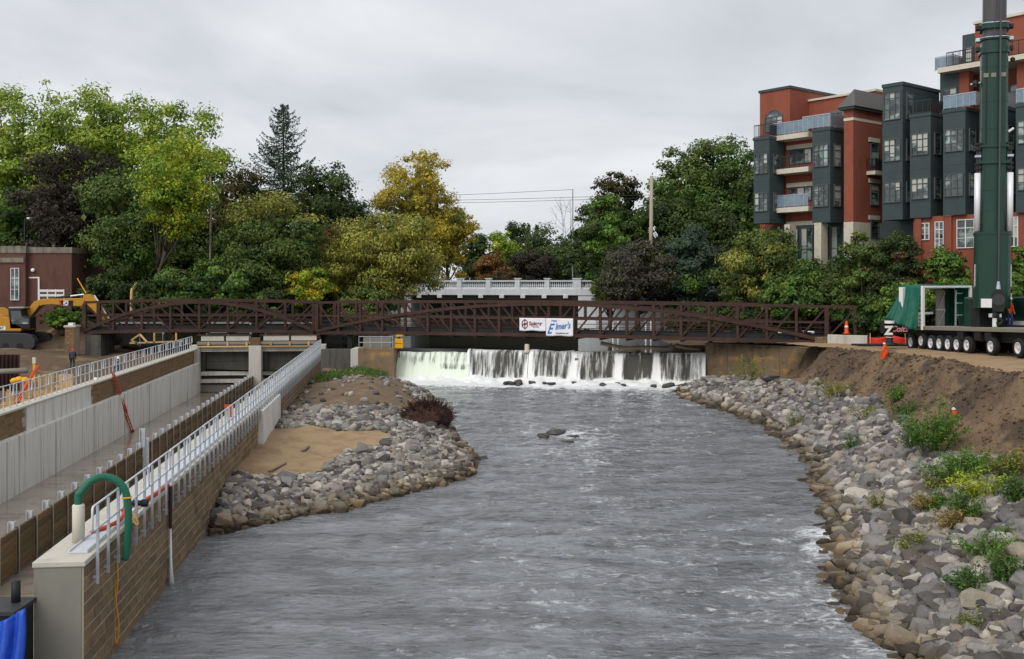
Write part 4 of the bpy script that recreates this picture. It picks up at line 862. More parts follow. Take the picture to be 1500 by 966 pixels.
m = MB(); m.box(SP0 - .2, SP1 + .2, 7.5, 8.5, 2, zt - 2); m.build('far_wall', 'concrete_grey', wb)
# ================================================================= pond-side white posts
for i, u in enumerate([898, 946, 987, 1008, 1040]):
    q = P(u, 490, 100 + i * .4); ps = thing('pond_post', ['pair of white posts left of the pond rail seen through the footbridge', 'second pair of white posts behind the footbridge', 'middle pair of white posts behind the footbridge', 'fourth pair of white posts behind the footbridge', 'rightmost pair of white posts behind the footbridge'][i], 'post', (q.x, q.y, 2.5), 0, 'white posts in the pond')
    for dx_ in (0, .5): MB().tube([(dx_, 0, -.5), (dx_, 0, 2.1)], .09, 7).build('post', 'white_paint', ps)
# ================================================================= apartment building (right)
AX, AY = 22.2, 92.0; dxa, dya = .6286, -.7777; nxa, nya = .7777, .6286
bld = thing('apartment_building', 'red brick and dark panel apartment block with bay windows above the right bank', 'building', (AX, AY, 0), math.atan2(dya, dxa))
def Aa(u, y=0):
    k = (u - 750) / FPX; return (k * (AY + nya * y) - AX - nxa * y) / (dxa - k * dya)
def Yd(a, y): return AY + dya * a + nya * y
def Zv(v, a, y=0): return ZC - (v - HOR) / FPX * Yd(a, y)
def side_y(u, a):   # depth y at which the line a=const projects to u
    k = (u - 750) / FPX; return (k * (AY + dya * a) - AX - dxa * a) / (nxa - k * nya)
WR = 4711
def window(par, a0, a1, z0, z1, y, nx=3, transom=.28, frame='win_frame', axis='x', dep=.10, name='window'):
    """axis x: front window in plane y facing -y; axis y: side window in plane x=y facing +x, a = depth range"""
    global WR
    m = MB(); t = .055
    def bx(p0, p1, q0, q1, d0, d1, mm):
        if axis == 'x': mm.box(p0, p1, y - d1, y - d0, q0, q1)
        else: mm.box(y + d0, y + d1, p0, p1, q0, q1)
    bx(a0, a1, z0, z0 + t, 0.004, dep, m); bx(a0, a1, z1 - t, z1, 0.004, dep, m); bx(a0, a0 + t, z0 + t, z1 - t, .004, dep, m); bx(a1 - t, a1, z0 + t, z1 - t, .004, dep, m)
    for i in range(1, nx):
        x = a0 + (a1 - a0) * i / nx; bx(x - t * .6, x + t * .6, z0 + t, z1 - t, .004, dep - .01, m)
    if transom:
        zt_ = z1 - (z1 - z0) * transom; bx(a0 + t, a1 - t, zt_ - t * .5, zt_ + t * .5, .004, dep - .02, m)
        zm = z0 + (z1 - z0) * (1 - transom) * .5; bx(a0 + t, a1 - t, zm - t * .35, zm + t * .35, .004, dep - .03, m)
    f = m.build(name, frame, par)
    for i in range(nx):
        p = MB(); x0 = a0 + (a1 - a0) * i / nx; x1 = a0 + (a1 - a0) * (i + 1) / nx; bx(x0 + .02, x1 - .02, z0 + .02, z1 - .02, .002, .03, p); p.build('pane', 'glass', f)
        WR = (WR * 1103515245 + 12345) % 2147483648
        if WR % 100 < 30:
            p = MB(); fr_ = .25 + (WR % 37) / 60; bx(x0 + .05, x1 - .05, z1 - (z1 - z0) * fr_, z1 - .05, .031, .036, p); p.build('blind', 'blind', f)
    return f
FY = -1.9
def bay(u0, u1, u2, vt, vb, wins, top_z=None):
    a0, a1 = Aa(u0, FY), Aa(u1, FY); yb = min(side_y(u2, a1), 6); yb = max(yb, .2); z1 = Zv(vt, a0, FY); z0 = Zv(vb, a0, FY)
    m = MB(); m.box(a0, a1, FY, yb, z0, z1); b_ = m.build('bay', 'panel_dark', bld)
    MB().box(a0 - .06, a1 + .06, FY - .06, yb, z1 - .22, z1 + .03).build('cornice', 'panel_dark', bld)
    for z in np.arange(z0 + 1.2, z1 - .5, 1.25): MB().box(a0 - .004, a1 + .006, FY - .008, yb, z, z + .02).build('panel_seam', 'rail_dark', bld)
    for (va, vb_, tr) in wins:
        window(b_, a0 + .14, a1 - .14, Zv(vb_, a0, FY), Zv(va, a0, FY), FY, 3, tr)
        if yb - FY > 1.2: window(b_, FY + .5, min(FY + 1.45, yb - .2), Zv(vb_, a0, FY), Zv(va, a0, FY), a1, 1, tr, axis='y')
    return a0, a1, yb, z0, z1
def railing_b(a0, a1, y0, y1, z, h=1.05, glass=True, ends=True):
    m = MB(); m.box(a0, a1, y0 - .03, y0 + .03, z + h - .07, z + h); 
    for i in range(int((a1 - a0) / .5) + 2): x = min(a0 + i * .5, a1 - .03); m.box(x, x + .03, y0 - .02, y0 + .02, z, z + h)
    if ends: m.box(a1 - .03, a1, y0, y1, z + h - .07, z + h); m.box(a1 - .02, a1 - .0, y0 + .02, y1, z + .08, z + h - .1)
    MB_ = MB(); q = m.build('balcony_rail', 'galv' if glass else 'rail_dark', bld)
    if not glass:
        for i in range(int((a1 - a0) / .14)): MB_.box(a0 + i * .14, a0 + i * .14 + .02, y0 - .01, y0 + .01, z, z + h)
        MB_.box(a0, a1, y0 - .02, y0 + .02, z + .05, z + .1); MB_.build('balusters', 'rail_dark', q)['kind'] = 'stuff'; return
    p = MB(); p.box(a0 + .02, a1 - .04, y0 - .012, y0 + .012, z + .08, z + h - .1); p.build('rail_panel', 'rail_glass' if glass else 'rail_dark', q)
ZB = 4.2
# main brick volumes
a_l = Aa(1113, .6); a_r = Aa(1500, 0) + 6
m = MB(); m.box(a_l, Aa(1250, FY) - .02, .6, 14, ZB, Zv(198, a_l, .6)); m.build('wall', 'brick_red', bld)
# corner tower top (set back)
y0 = .6; a1t = Aa(1157, y0); zt_ = Zv(137, a_l, y0)
m = MB(); m.box(a_l, a1t, y0 + .004, 9, Zv(199, a_l, y0), zt_); m.build('tower_wall', 'brick_red', bld); MB().box(a_l - .1, a1t + .1, y0 - .1, 9.1, zt_, zt_ + .22).build('coping', 'panel_dark', bld)
wz0, wz1 = Zv(196, a_l, y0), Zv(166, a_l, y0); wa, wb_ = Aa(1121, y0), Aa(1147, y0)
wn = window(bld, wa, wb_, wz0, wz1 - .5, y0, 3, .3)
m = MB(); k = 12
pts = [(wa, wz1 - .5)] + [(wa + (wb_ - wa) * i / k, wz1 - .5 + .55 * math.sin(math.pi * i / k)) for i in range(k + 1)] + [(wb_, wz1 - .5)]
m.prism(pts[1:-1], y0 - .05, y0 - .006); m.build('arch_light', 'glass', wn); m = MB(); m.tube([(x, y0 - .06, z) for (x, z) in pts[1:-1]], .05, 5); m.build('arch_frame', 'win_frame', wn)
# receding part of the roofline
m = MB(); m.box(a1t + .01, Aa(1290, 4), 3.4, 14, Zv(200, a_l, y0), zt_ - .9); m.build('set_back_wall', 'brick_red', bld); MB().box(a1t + .01, Aa(1290, 4), 3.25, 14, zt_ - .9, zt_ - .72).build('coping', 'lintel', bld)
# bays
b1 = bay(1104, 1127, 1144, 203, 328, [(227, 256, .28), (283, 311, .28)])
railing_b(b1[0], b1[1], FY + .05, .5, b1[4] + .03, 1.1, False)
b2 = bay(1190, 1216, 1236, 190, 327, [(213, 246, .28), (272, 304, .28)])
railing_b(b2[0] - 1.0, b2[1], FY + .05, .5, b2[4] + .03, 1.15, True)
# balcony recess between them
ra0, ra1 = Aa(1146, .6), Aa(1191, .6)
for (vf, glass) in ((198, True), (247, False), (303, True)):
    z = Zv(vf + 3, ra0, -.4); MB().box(ra0 - .3, ra1 + .6, -.95, .6, z - .42, z).build('balcony_slab', 'lintel', bld); railing_b(ra0 - .25, ra1 + .5, -.85, .6, z, 1.1, glass, False)
for (v0, v1) in ((222, 243), (277, 297), (333, 375)):
    window(bld, ra0 + .8, ra1 - .1, Zv(v1, ra0, .6), Zv(v0, ra0, .6), .6, 3, .0, 'win_frame'); MB().box(ra0 + .5, ra1 + .3, .5, .62, Zv(v0 - 1, ra0, .6), Zv(v0 - 7, ra0, .6)).build('lintel', 'lintel', bld)
# hipped brick tower
ta0, ta1 = Aa(1236.5, FY), Aa(1250, FY); tyb = side_y(1291, ta1); tz0, tz1 = Zv(326, ta0, FY), Zv(162, ta0, FY)
m = MB(); m.box(ta0, ta1, FY - .02, tyb, tz0, tz1); m.build('tower_wall', 'brick_red', bld)
zb_ = Zv(174, ta0, FY); MB().box(ta0 - .02, ta1 + .03, FY - .05, tyb, zb_ - .22, zb_).build('stone_band', 'lintel', bld); MB().box(ta0 - .3, ta1 + .3, FY - .35, tyb + .4, tz1, tz1 + .2).build('eave', 'panel_dark', bld)
e0, e1, f0, f1 = ta0 - .4, ta1 + .45, FY - .45, tyb + 1.5; rz = tz1 + .2; pk_ = rz + 1.55
m = MB(); m.add([(e0, f0, rz), (e1, f0, rz), (e1, f1, rz), (e0, f1, rz), ((e0 + e1) / 2, f0 + 1.2, pk_), ((e0 + e1) / 2, f1, pk_)], [(0, 1, 4), (1, 2, 5, 4), (3, 0, 4, 5), (2, 3, 5), (0, 3, 2, 1)]); m.build('roof', 'shingle', bld)
m = MB(); g0, g1 = Aa(1190, 1), ta0; m.add([(g0, .4, rz - .9), (g1, .4, rz - .2), (g1, 3.4, pk_ - .1), (g0, 3.4, pk_ - .7), (g0, 3.4, rz - 1), (g1, 3.4, rz - 1)], [(0, 1, 2, 3), (0, 3, 4), (1, 5, 2), (4, 3, 2, 5)]); m.build('roof', 'shingle', bld)
window(bld, Aa(1222, .6), Aa(1233, .6), Zv(186, ta0, .6), Zv(160, ta0, .6), .58, 2, .3)
for (v0, v1) in ((213, 247), (273, 304), (327, 352)):
    a = ta1; ys_ = tyb - 1.7; window(bld, ys_, ys_ + 1.2, Zv(v1 - 3, a, ys_), Zv(v0 - 3, a, ys_), a + .02, 1, .3, axis='y'); zl = Zv(v0 - 5, a, ys_); MB().box(a + .0, a + .08, ys_ - .2, ys_ + 1.4, zl, zl + .35).build('lintel', 'lintel', bld)
zbal = Zv(252, ta1, tyb - 1.5); MB().box(ta1, ta1 + .8, tyb - 2.2, tyb, zbal - .3, zbal).build('balcony_slab', 'lintel', bld); railing_b(ta1, ta1 + .8, tyb - 2.2, tyb, zbal, 1.0, False)
# limestone base
m = MB(); m.box(ta0, ta1 + .02, FY - .06, tyb + .05, ZB, tz0); m.build('stone_base', 'limestone', bld)
for (ua, ub) in ((1193, 1203), (1149, 1157)):
    a = Aa(ua, FY); m = MB(); m.box(a, Aa(ub, FY), FY - .02, FY + .9, ZB, b2[3]); m.build('stone_pier', 'limestone', bld)
a = Aa(1206, FY + 1.2); window(bld, a, Aa(1233, FY + 1.2), ZB + 1.2, b2[3] - .2, .58, 3, .35)
c0, c1 = b1[0] + .2, ra1
m = MB(); m.box(b1[0] + .1, ta0, .3, .6, ZB, Zv(332, ra0, .6)); m.build('base_wall', 'panel_dark', bld)
for i_ in range(5): window(bld, b1[0] + .4 + i_ * 1.5, b1[0] + 1.6 + i_ * 1.5, ZB + 2.8, Zv(336, ra0, .6), .29, 2, .3)
MB().box(b1[0], ta0, -1.2, .3, ZB + 2.4, ZB + 2.55).build('terrace_slab', 'panel_dark', bld)
# right-hand bays
b3 = bay(1293, 1322, 1376, 125, 323, [(138, 178, .22), (206, 238, .28), (268, 298, .28)])
b4 = bay(1333, 1363, 1382, 169, 320, [(197, 229, .28), (262, 293, .28)])
b5 = bay(1381.5, 1414, 1436, 162, 316, [(191, 224, .28), (256, 289, .28)])
b6 = bay(1488, 1525, 1560, 153, 312, [(178, 212, .28), (247, 280, .28)])
b7 = bay(1438, 1470, 1487, 160, 314, [(186, 219, .28), (252, 286, .28)])
railing_b(b4[0], b4[1], FY + .05, 1.5, b4[4] + .03, 1.0, False); railing_b(b5[0], b5[1] + .8, FY + .05, 1.5, b5[4] + .03, 1.05, True); railing_b(b6[0], b6[1], FY + .05, 1.5, b6[4] + .03, 1.05, True); railing_b(b7[0], b7[1], FY + .05, 1.5, b7[4] + .03, 1.05, True)
for (bb, col) in ((b4, 'lf_dark'), (b4, 'lf_purple')):
    pass
m = MB(); m.box(Aa(1292, .5), a_r, .5, 14, ZB, b4[4] - .25); m.build('wall', 'panel_dark', bld)
# brick ground storey with windows
zs = Zv(322, b4[0], FY); m = MB(); m.box(Aa(1338, FY + .3), a_r, FY + .3, 1, ZB, b5[3] + .0); m.build('base_wall', 'brick_red', bld)
for (ua, ub, v0, v1) in ((1349, 1362, 327, 352), (1370, 1383, 325, 364), (1402, 1428, 322, 364), (1480, 1492, 318, 362)):
    a = Aa(ua, FY + .3); window(bld, a, Aa(ub, FY + .3), Zv(v1, a, FY), Zv(v0, a, FY), FY + .3, 2, .3, 'win_white')
for ua in (1340, 1384, 1432, 1470): a = Aa(ua, FY + .1); m = MB(); m.box(a, a + .5, FY + .1, FY + .35, ZB, b5[3] - .05); m.build('brick_pier', 'brick_red', bld); MB().box(a - .05, a + .55, FY + .05, FY + .36, b5[3] - .04, b5[3] + .16).build('pier_cap', 'lintel', bld)
# set-back upper storeys with terraces
ya = 1.6; ua0 = Aa(1377, ya); zlo = b4[4] - .3; z_sl = Zv(107, ua0, 0)
m = MB(); m.box(ua0, ua0 + 1.6, ya, 12, zlo, z_sl + .2); up = m.build('upper_wall', 'panel_dark', bld)
window(up, ua0 + .2, ua0 + 1.4, zlo + .9, zlo + 2.6, ya, 2, .3)
m = MB(); m.box(ua0 + 1.6, a_r, ya + 1.8, 12, zlo, z_sl); m.build('upper_wall', 'brick_red', bld)
for du in (1.62, 6.0, 10.5): MB().box(ua0 + du, ua0 + du + .75, ya - .1, ya + .6, zlo, z_sl).build('brick_pillar', 'brick_red', bld)
for du in (3.0, 4.6, 7.6, 9.0): window(bld, ua0 + du, ua0 + du + 1.2, zlo + .2, zlo + 2.5, ya + 1.8, 2, .25)
MB().box(ua0 + .3, a_r, ya - 1.0, 12, z_sl, z_sl + .38).build('terrace_slab', 'lintel', bld); railing_b(ua0 - .1, ua0 + 1.4, ya - .6, ya + 2, z_sl + .25, 1.1, True); railing_b(ua0 + 1.0, a_r, ya - .9, ya + 2, z_sl + .38, 1.1, False)
ztp = Zv(47, ua0, 2.5); m = MB(); m.box(ua0 + 1.5, ua0 + 2.6, 2.2, 12, z_sl + .38, ztp - .6); tw = m.build('top_wall', 'panel_dark', bld); window(tw, ua0 + 1.75, ua0 + 2.35, z_sl + .6, ztp - 1.6, 2.2, 1, .3)
m = MB(); m.box(ua0 + 2.6, a_r, 2.0, 12, z_sl + .38, ztp); tw = m.build('top_wall', 'brick_red', bld); MB().box(ua0 + 2.5, a_r, 1.85, 12, ztp, ztp + .2).build('coping', 'lintel', bld)
for du in (3.2, 7.2, 8.6): window(tw, ua0 + du, ua0 + du + 1.1, z_sl + .5, ztp - 1.3, 2.0, 2, .25)
# roof plant and antennas
for du in (4.0, 7.5): MB().tube([(ua0 + du, 3, ztp), (ua0 + du, 3, ztp + 1.4)], .03, 5).build('antenna', 'steel_dark', bld)
# ================================================================= old brick building (left)
hb = thing('brick_pump_house', 'old dark brick utility building with concrete coping at the left edge', 'building', P(0, 440, 104) , 0); hb.location.z = 5.6; HX = hb.location.x
def hx(u): return P(u, 440, 104).x - HX
hz = lambda v: ZC - (v - HOR) / FPX * 104 - 5.6
m = MB(); m.box(-9, hx(41), -.55, 9, -3.8, hz(371)); m.build('front_wall', 'brick_old', hb); m = MB(); m.box(hx(41), hx(105), 0, 9, -3.8, hz(371)); m.build('wall', 'brick_old', hb)
MB().box(-9, hx(42), -.62, 9, hz(371), hz(361)).build('coping', 'coping', hb); MB().box(hx(42), hx(106), -.1, 9.1, hz(371), hz(362.5)).build('coping', 'coping', hb); MB().box(-9, hx(39), -.68, -.55, hz(385), hz(378)).build('stone_band', 'coping', hb)
window(hb, hx(20), hx(32.5), hz(440), hz(393), -.55, 2, .32, 'win_white', dep=.14)
d_ = MB().box(hx(44), hx(56), -.05, -.01, hz(442), hz(408)).build('door', 'brick_old', hb); MB().box(hx(56), hx(58.5), -.1, -.02, hz(442), hz(406)).build('door_frame', 'win_white', d_); MB().box(hx(43), hx(56), -.1, -.02, hz(408), hz(406)).build('door_frame', 'win_white', d_)
MB().lathe([(.03, -.25), (.18, -.2), (.2, -.05), (.06, 0)], (hx(49.5), -.1, hz(396)), 10, 'y').build('wall_lamp', 'hat_white', hb)
up_ = thing('utility_pole', 'weathered pole rising behind the brick building roof', 'pole', P(79, 440, 114)); up_.location.z = 6
MB().tube([(0, 0, -.5), (0, 0, ZC - (297 - HOR) / FPX * 114 - 6)], [.24, .17], 8).build('pole', 'pole_wood', up_, True)
p_ = thing('utility_pole', 'thin pale utility pole among the trees above the footbridge', 'pole', P(308, 440, 107)); p_.location.z = 6
MB().tube([(0, 0, -.5), (0, 0, 13.5)], [.14, .10], 7).build('pole', 'pole_wood', p_, True)
p_ = thing('utility_pole', 'tall pale wooden utility pole in front of the dark trees right of the road bridge', 'pole', P(953, 440, 112)); p_.location.z = 6
MB().tube([(0, 0, -.5), (.1, 0, ZC - (258 - HOR) / FPX * 112 - 6)], [.24, .18], 8).build('pole', 'pole_wood', p_, True)
# wires
for i, (pl, lab) in enumerate([(((560, 288, 128), (690, 285, 126), (838, 278, 124)), 'thin upper overhead wire crossing the sky'), (((420, 296, 128), (690, 293, 126), (953, 286, 112)), 'middle overhead wire running to the wooden pole'), (((420, 300, 128), (690, 297, 126), (953, 290, 112)), 'lowest overhead wire running to the wooden pole')]):
    q = thing('overhead_wire', lab, 'wire', P(*pl[1])); MB().tube(spline([P(*a) for a in pl], 8), .022, 4).build('wire', 'steel_dark', q, w=True)
p_ = thing('utility_pole', 'slim distant pole holding the upper wire against the sky', 'pole', P(839, 410, 124.2)); p_.location.z = 6; MB().tube([(0, 0, 0), (0, 0, ZC - (277 - HOR) / FPX * 124.2 - 6)], .07, 6).build('pole', 'galv', p_)
# ================================================================= excavator
ex = thing('excavator', 'yellow tracked excavator with its boom reaching over the footbridge end', 'excavator', P(0, 512, 97)); ex.location.z = 1.95
eX = ex.location.x; E = lambda u, v: (P(u, v, 97).x - eX, P(u, v, 97).z - 1.95)
def slab2(pts, y0, y1, nm, mt, par=ex, bev=.04): return MB().prism([E(*p) for p in pts], y0, y1).build(nm, mt, par, bevel=bev)
slab2([(-70, 466), (24, 464), (30, 472), (42, 478), (42, 484), (-70, 484)], -1.5, 1.6, 'house', 'yellow_cat'); slab2([(-70, 484), (42, 484), (40, 487), (-70, 487)], -1.55, 1.6, 'turntable_skirt', 'black')
slab2([(-70, 450), (-5, 451), (20, 464), (-70, 466)], -1.4, 1.5, 'engine_hood', 'yellow_cat')
cabp = slab2([(23, 452), (42, 452), (44, 462), (55, 464), (55, 481), (26, 481)], -1.5, -.3, 'cab', 'black'); 
MB().prism([E(*p) for p in [(27, 455), (41, 455), (43, 464), (53, 466), (53, 474), (29, 474)]], -1.53, -1.505).build('cab_window', 'glass', cabp); MB().box(E(24, 452)[0], E(46, 452)[0], -1.5, -.3, E(0, 451)[1], E(0, 449.5)[1]).build('cab_roof', 'galv', cabp)
for yy_ in (-2.2, 1.1):
    pts = [(-66, 492), (-60, 487), (50, 487), (62, 490), (67, 497), (66, 506), (60, 511), (-60, 511), (-67, 505)]
    tr_ = slab2(pts, yy_, yy_ + .8, 'track', 'steel_dark'); 
    for k in range(26):
        x = -60 + k * 4.7; a = E(x, 511); MB().box(a[0], a[0] + .2, yy_ - .03, yy_ + .83, -.03, .06).build('track_shoe', 'black_rubber', tr_)
    for x in (-55, -35, -15, 5, 25, 45): MB().lathe([(.28, yy_ - .05), (.28, yy_ + .02)], (E(x, 505)[0], 0, E(x, 505)[1]), 12, 'y').build('track_roller', 'black', tr_)
bm_ = slab2([(31, 470), (38, 474), (52, 459), (64, 447), (78, 446), (122, 449), (126, 440), (122, 437), (64, 438), (52, 442), (44, 452)], -.35, .35, 'boom', 'yellow_cat')
slab2([(88, 440.3), (95, 440.3), (95, 448), (92, 448)], -.37, -.352, 'stripe', 'red', bm_, 0); slab2([(90.5, 440.3), (110, 440.3), (109, 448), (94, 448)], -.36, -.352, 'decal', 'black', bm_, 0); slab2([(92, 440.6), (103, 440.6), (102, 447.6), (93.5, 447.6)], -.37, -.361, 'decal_white', 'banner', bm_, 0)
q = E(93.8, 446.5); text_mesh('lettering', 'CAT', .42, 'black', bm_, (q[0], -.378, q[1] + .02), bold=.012, sx=.85)
q = E(8, 483.0); MB().box(q[0] - .1, q[0] + .75, -1.512, -1.505, q[1] + .02, q[1] + .38).build('decal_white', 'banner', ex); text_mesh('lettering', 'CAT', .36, 'black', ex, (q[0] - .02, -1.52, q[1] + .08), bold=.01, sx=.85)
sp_ = slab2([(124, 432), (133, 431), (143, 440), (158, 474), (152, 477), (136, 452), (122, 444)], -.3, .3, 'stick', 'yellow_cat')
cy = MB(); a, b = E(80, 437), E(124, 431.5); cy.tube([(a[0], -.15, a[1]), ((a[0] * .45 + b[0] * .55), -.15, (a[1] * .45 + b[1] * .55))], .11, 8); cy.build('stick_cylinder', 'black', bm_); cy = MB(); cy.tube([((a[0] * .45 + b[0] * .55), -.15, (a[1] * .45 + b[1] * .55)), (b[0], -.15, b[1])], .07, 8); cy.build('cylinder_rod', 'chrome_white', bm_)
cy = MB(); a, b = E(38, 480), E(62, 448); cy.tube([(a[0], -.42, a[1]), (b[0], -.42, b[1])], .12, 8); cy.build('boom_cylinder', 'black', bm_)
cy = MB(); a, b = E(134, 433), E(161, 468); cy.tube([(a[0] + .3, -.1, a[1]), (b[0], -.1, b[1])], .08, 8); cy.build('bucket_cylinder', 'chrome_white', sp_)
slab2([(152, 478), (160, 477), (171, 486), (175, 500), (168, 507), (156, 506), (150, 496)], -.7, .7, 'bucket', 'steel_dark')
for k in range(5): a = E(152, 505); MB().box(a[0] - .1, a[0] + .2, -.7 + k * .32, -.58 + k * .32, a[1] - .3, a[1]).build('bucket_tooth', 'steel_dark', ex)
a, b = E(110, 408), E(124, 430); MB().tube([(a[0], .5, a[1]), (b[0], .3, b[1])], .05, 5).build('hose_guard', 'yellow', bm_)
# ================================================================= people
def person(label, loc, rotz, shirt, pants, hat='hat_white', lean=0.0, arm=(.25, .12), h=1.75, carry=None, knee=0.0):
    """standing figure facing -y; lean bends the torso forwards; arm = (shoulder swing, elbow bend)"""
    k = h / 1.75; root = thing('person', label, 'person', loc, rotz, 'workers on the site')
    J = {}; J['pel'] = Vector((0, 0, .95 - knee * .25)); f = lambda p, ang: Vector((p[0], p[1] * math.cos(ang) - p[2] * math.sin(ang), p[1] * math.sin(ang) + p[2] * math.cos(ang)))
    up = lambda x, y, z: J['pel'] + f((x, y, z), lean)
    J['belly'] = up(0, -.01, .18); J['chest'] = up(0, 0, .40); J['neck'] = up(0, -.01, .56); J['headb'] = up(0, -.03, .64); J['head'] = up(0, -.035, .735)
    E_ = [('pel', 'belly'), ('belly', 'chest'), ('chest', 'neck'), ('neck', 'headb'), ('headb', 'head')]; rad = {'pel': (.155, .115), 'belly': (.15, .11), 'chest': (.17, .12), 'neck': (.06, .06), 'headb': (.075, .085), 'head': (.08, .095)}
    for s_, n in ((-1, 'l'), (1, 'r')):
        a0, a1 = arm if s_ < 0 else (arm[0] * .5, arm[1] * .7)
        J['sh' + n] = up(.20 * s_, 0, .50); fw = Vector((0, -1, 0)); d = f((.05 * s_, -math.sin(a0), -math.cos(a0)), lean * .5).normalized(); J['el' + n] = J['sh' + n] + d * .29
        d2 = (d + fw * (a1 * 1.6 + .15)).normalized(); J['wr' + n] = J['el' + n] + d2 * .25; J['ha' + n] = J['wr' + n] + d2 * .10
        J['hip' + n] = J['pel'] + Vector((.095 * s_, 0, -.06)); J['kn' + n] = Vector((.11 * s_, -.03 - knee * .35 - (.05 if s_ > 0 else 0), .50 - knee * .12)); J['an' + n] = Vector((.12 * s_, .03, .09)); J['to' + n] = Vector((.14 * s_, -.14, .045))
        E_ += [('chest', 'sh' + n), ('sh' + n, 'el' + n), ('el' + n, 'wr' + n), ('wr' + n, 'ha' + n), ('pel', 'hip' + n), ('hip' + n, 'kn' + n), ('kn' + n, 'an' + n), ('an' + n, 'to' + n)]
        rad.update({'sh' + n: (.075, .075), 'el' + n: (.055, .055), 'wr' + n: (.038, .04), 'ha' + n: (.035, .05), 'hip' + n: (.10, .10), 'kn' + n: (.072, .075), 'an' + n: (.052, .055), 'to' + n: (.05, .04)})
    ks = list(J); me = bpy.data.meshes.new('body'); me.from_pydata([J[a] * k for a in ks], [(ks.index(a), ks.index(b)) for a, b in E_], [])
    o = bpy.data.objects.new('body', me); C.objects.link(o); o.modifiers.new('skin', 'SKIN'); sv = me.skin_vertices[0].data
    for i, a in enumerate(ks): sv[i].radius = (rad[a][0] * k, rad[a][1] * k); sv[i].use_root = (a == 'pel')
    md = o.modifiers.new('sub', 'SUBSURF'); md.levels = 1; md.render_levels = 1; bpy.context.view_layer.update()
    nm = bpy.data.meshes.new_from_object(o.evaluated_get(bpy.context.evaluated_depsgraph_get())); bpy.data.objects.remove(o); nm.name = 'body'; nm.materials.clear()
    for mm in (shirt, pants, 'skin', 'black'): nm.materials.append(MATS[mm])
    hd = J['headb'] * k; hands = [J['hal'] * k, J['har'] * k]
    for p in nm.polygons:
        c = p.center; mi = 0
        if c.z < .12 * k: mi = 3
        elif (c - J['pel'] * k).dot(f((0, 0, 1), lean)) < .02 * k and all((c - J['wr' + n] * k).length > .14 and (c - J['ha' + n] * k).length > .14 for n in 'lr'): mi = 1
        if min((c - h_).length for h_ in hands) < .10: mi = 2
        if (c - J['head'] * k).length < .16 * k: mi = 2
        p.material_index = mi; p.use_smooth = True
    b = bpy.data.objects.new('body', nm); C.objects.link(b); b.parent = root
    hp_ = J['head'] * k; m = MB(); m.lathe([(.155, .02), (.15, .035), (.118, .04), (.112, .09), (.085, .135), (.04, .155), (.0, .16)], (hp_.x, hp_.y - .01, hp_.z + .02), 14); m.build('hard_hat', hat, root, True)
    m = MB(); m.box(-.018, .018, -.135, -.09, -.03, .015); n_ = m.build('nose', 'skin', root); n_.location = hp_
    return root
# ================================================================= crane on its carrier
cr_ = thing('mobile_crane', 'large dark green mobile crane with raised telescopic boom on a multi-axle carrier', 'crane', (27, 54, 4.40), math.atan2(.9988, -.05)); cr_.rotation_euler = (0, R(2.0), cr_.rotation_euler.z)
KX = lambda u: (27 - 54 * (u - 750) / FPX) / (.05 + .9988 * (u - 750) / FPX)
m = MB(); m.box(-6, 14.2, -3.1, 0, 1.36, 1.60); m.build('deck', 'concrete_grey', cr_, bevel=.03); m = MB(); m.box(-6, 14, -2.7, -.55, .75, 1.36); m.build('chassis', 'black', cr_)
def wheel(x, y, rr, par):
    w_ = MB(); w_.lathe([(rr * .3, -.04), (rr * .55, -.17), (rr * .92, -.17), (rr, -.10), (rr, .10), (rr * .92, .17), (rr * .58, .17), (rr * .3, .02)], (0, 0, 0), 24, 'y'); t_ = w_.build('wheel', 'black_rubber', par, True); t_.location = (x, y, rr)
    h = MB(); h.lathe([(rr * .56, .10), (rr * .60, .15), (rr * .60, .175), (rr * .50, .17), (rr * .42, .07), (rr * .2, .06), (rr * .18, .14), (.02, .15)], (0, 0, 0), 20, 'y'); h.build('rim', 'alum', t_, True); return t_
w0 = None
for i, u in enumerate((1333, 1348, 1362, 1374.5, 1387, 1400, 1415, 1450, 1490, 1530)):
    for y in (-.2, -2.9):
        if w0 is None: w0 = wheel(KX(u), y, .53, cr_)
        else:
            c = copy_tree(w0, cr_); c.location = (KX(u), y, .53 + (.12 if i < 2 else 0)); c.rotation_euler = (0, i * .6, 0 if y > -1 else math.pi)
for x in (5.0, 7.0, 3.8): MB().box(x - .35, x + .35, -.5, -.06, .85, 1.33).build('mudguard', 'black', cr_)
# superstructure
m = MB(); m.box(-2, 7.0, -5.6, -3.3, 1.2, 3.4); m.build('slew_platform', 'crane_green', cr_, bevel=.08); m = MB(); m.box(-2.1, 7.2, -3.28, -3.1, 1.7, 1.95); m.build('running_board', 'chrome_white', cr_)
for i in range(6): MB().box(-1.5 + i * 1.3, -.6 + i * 1.3, -3.298, -3.25, 2.2, 2.6 + .1 * (i % 2)).build('machinery_panel', 'black', cr_)
m = MB(); m.box(1.2, 5.0, -4.6, -3.0, 1.6, 2.6); m.build('winch', 'black', cr_, bevel=.1)
for x in (1.8, 3.9): MB().lathe([(.5, -4.4), (.5, -4.3), (.35, -4.28), (.35, -3.2), (.5, -3.18), (.5, -3.08)], (x, 0, 2.75), 18, 'y').build('winch_drum', 'steel_dark', cr_)
bpy.context.view_layer.update(); IW = cr_.matrix_world.inverted()
def crane_box(nm, mt, u0, u1, v0, v1, Y0, Y1, bev=.05):   # a body piece given in world axes, kept under the crane
    a_, b_ = P(u0, v1, Y0), P(u1, v0, Y0); o_ = MB().box(a_.x, b_.x, Y0, Y1, a_.z, b_.z).build(nm, mt, cr_, bevel=bev); o_.matrix_parent_inverse = IW; return o_
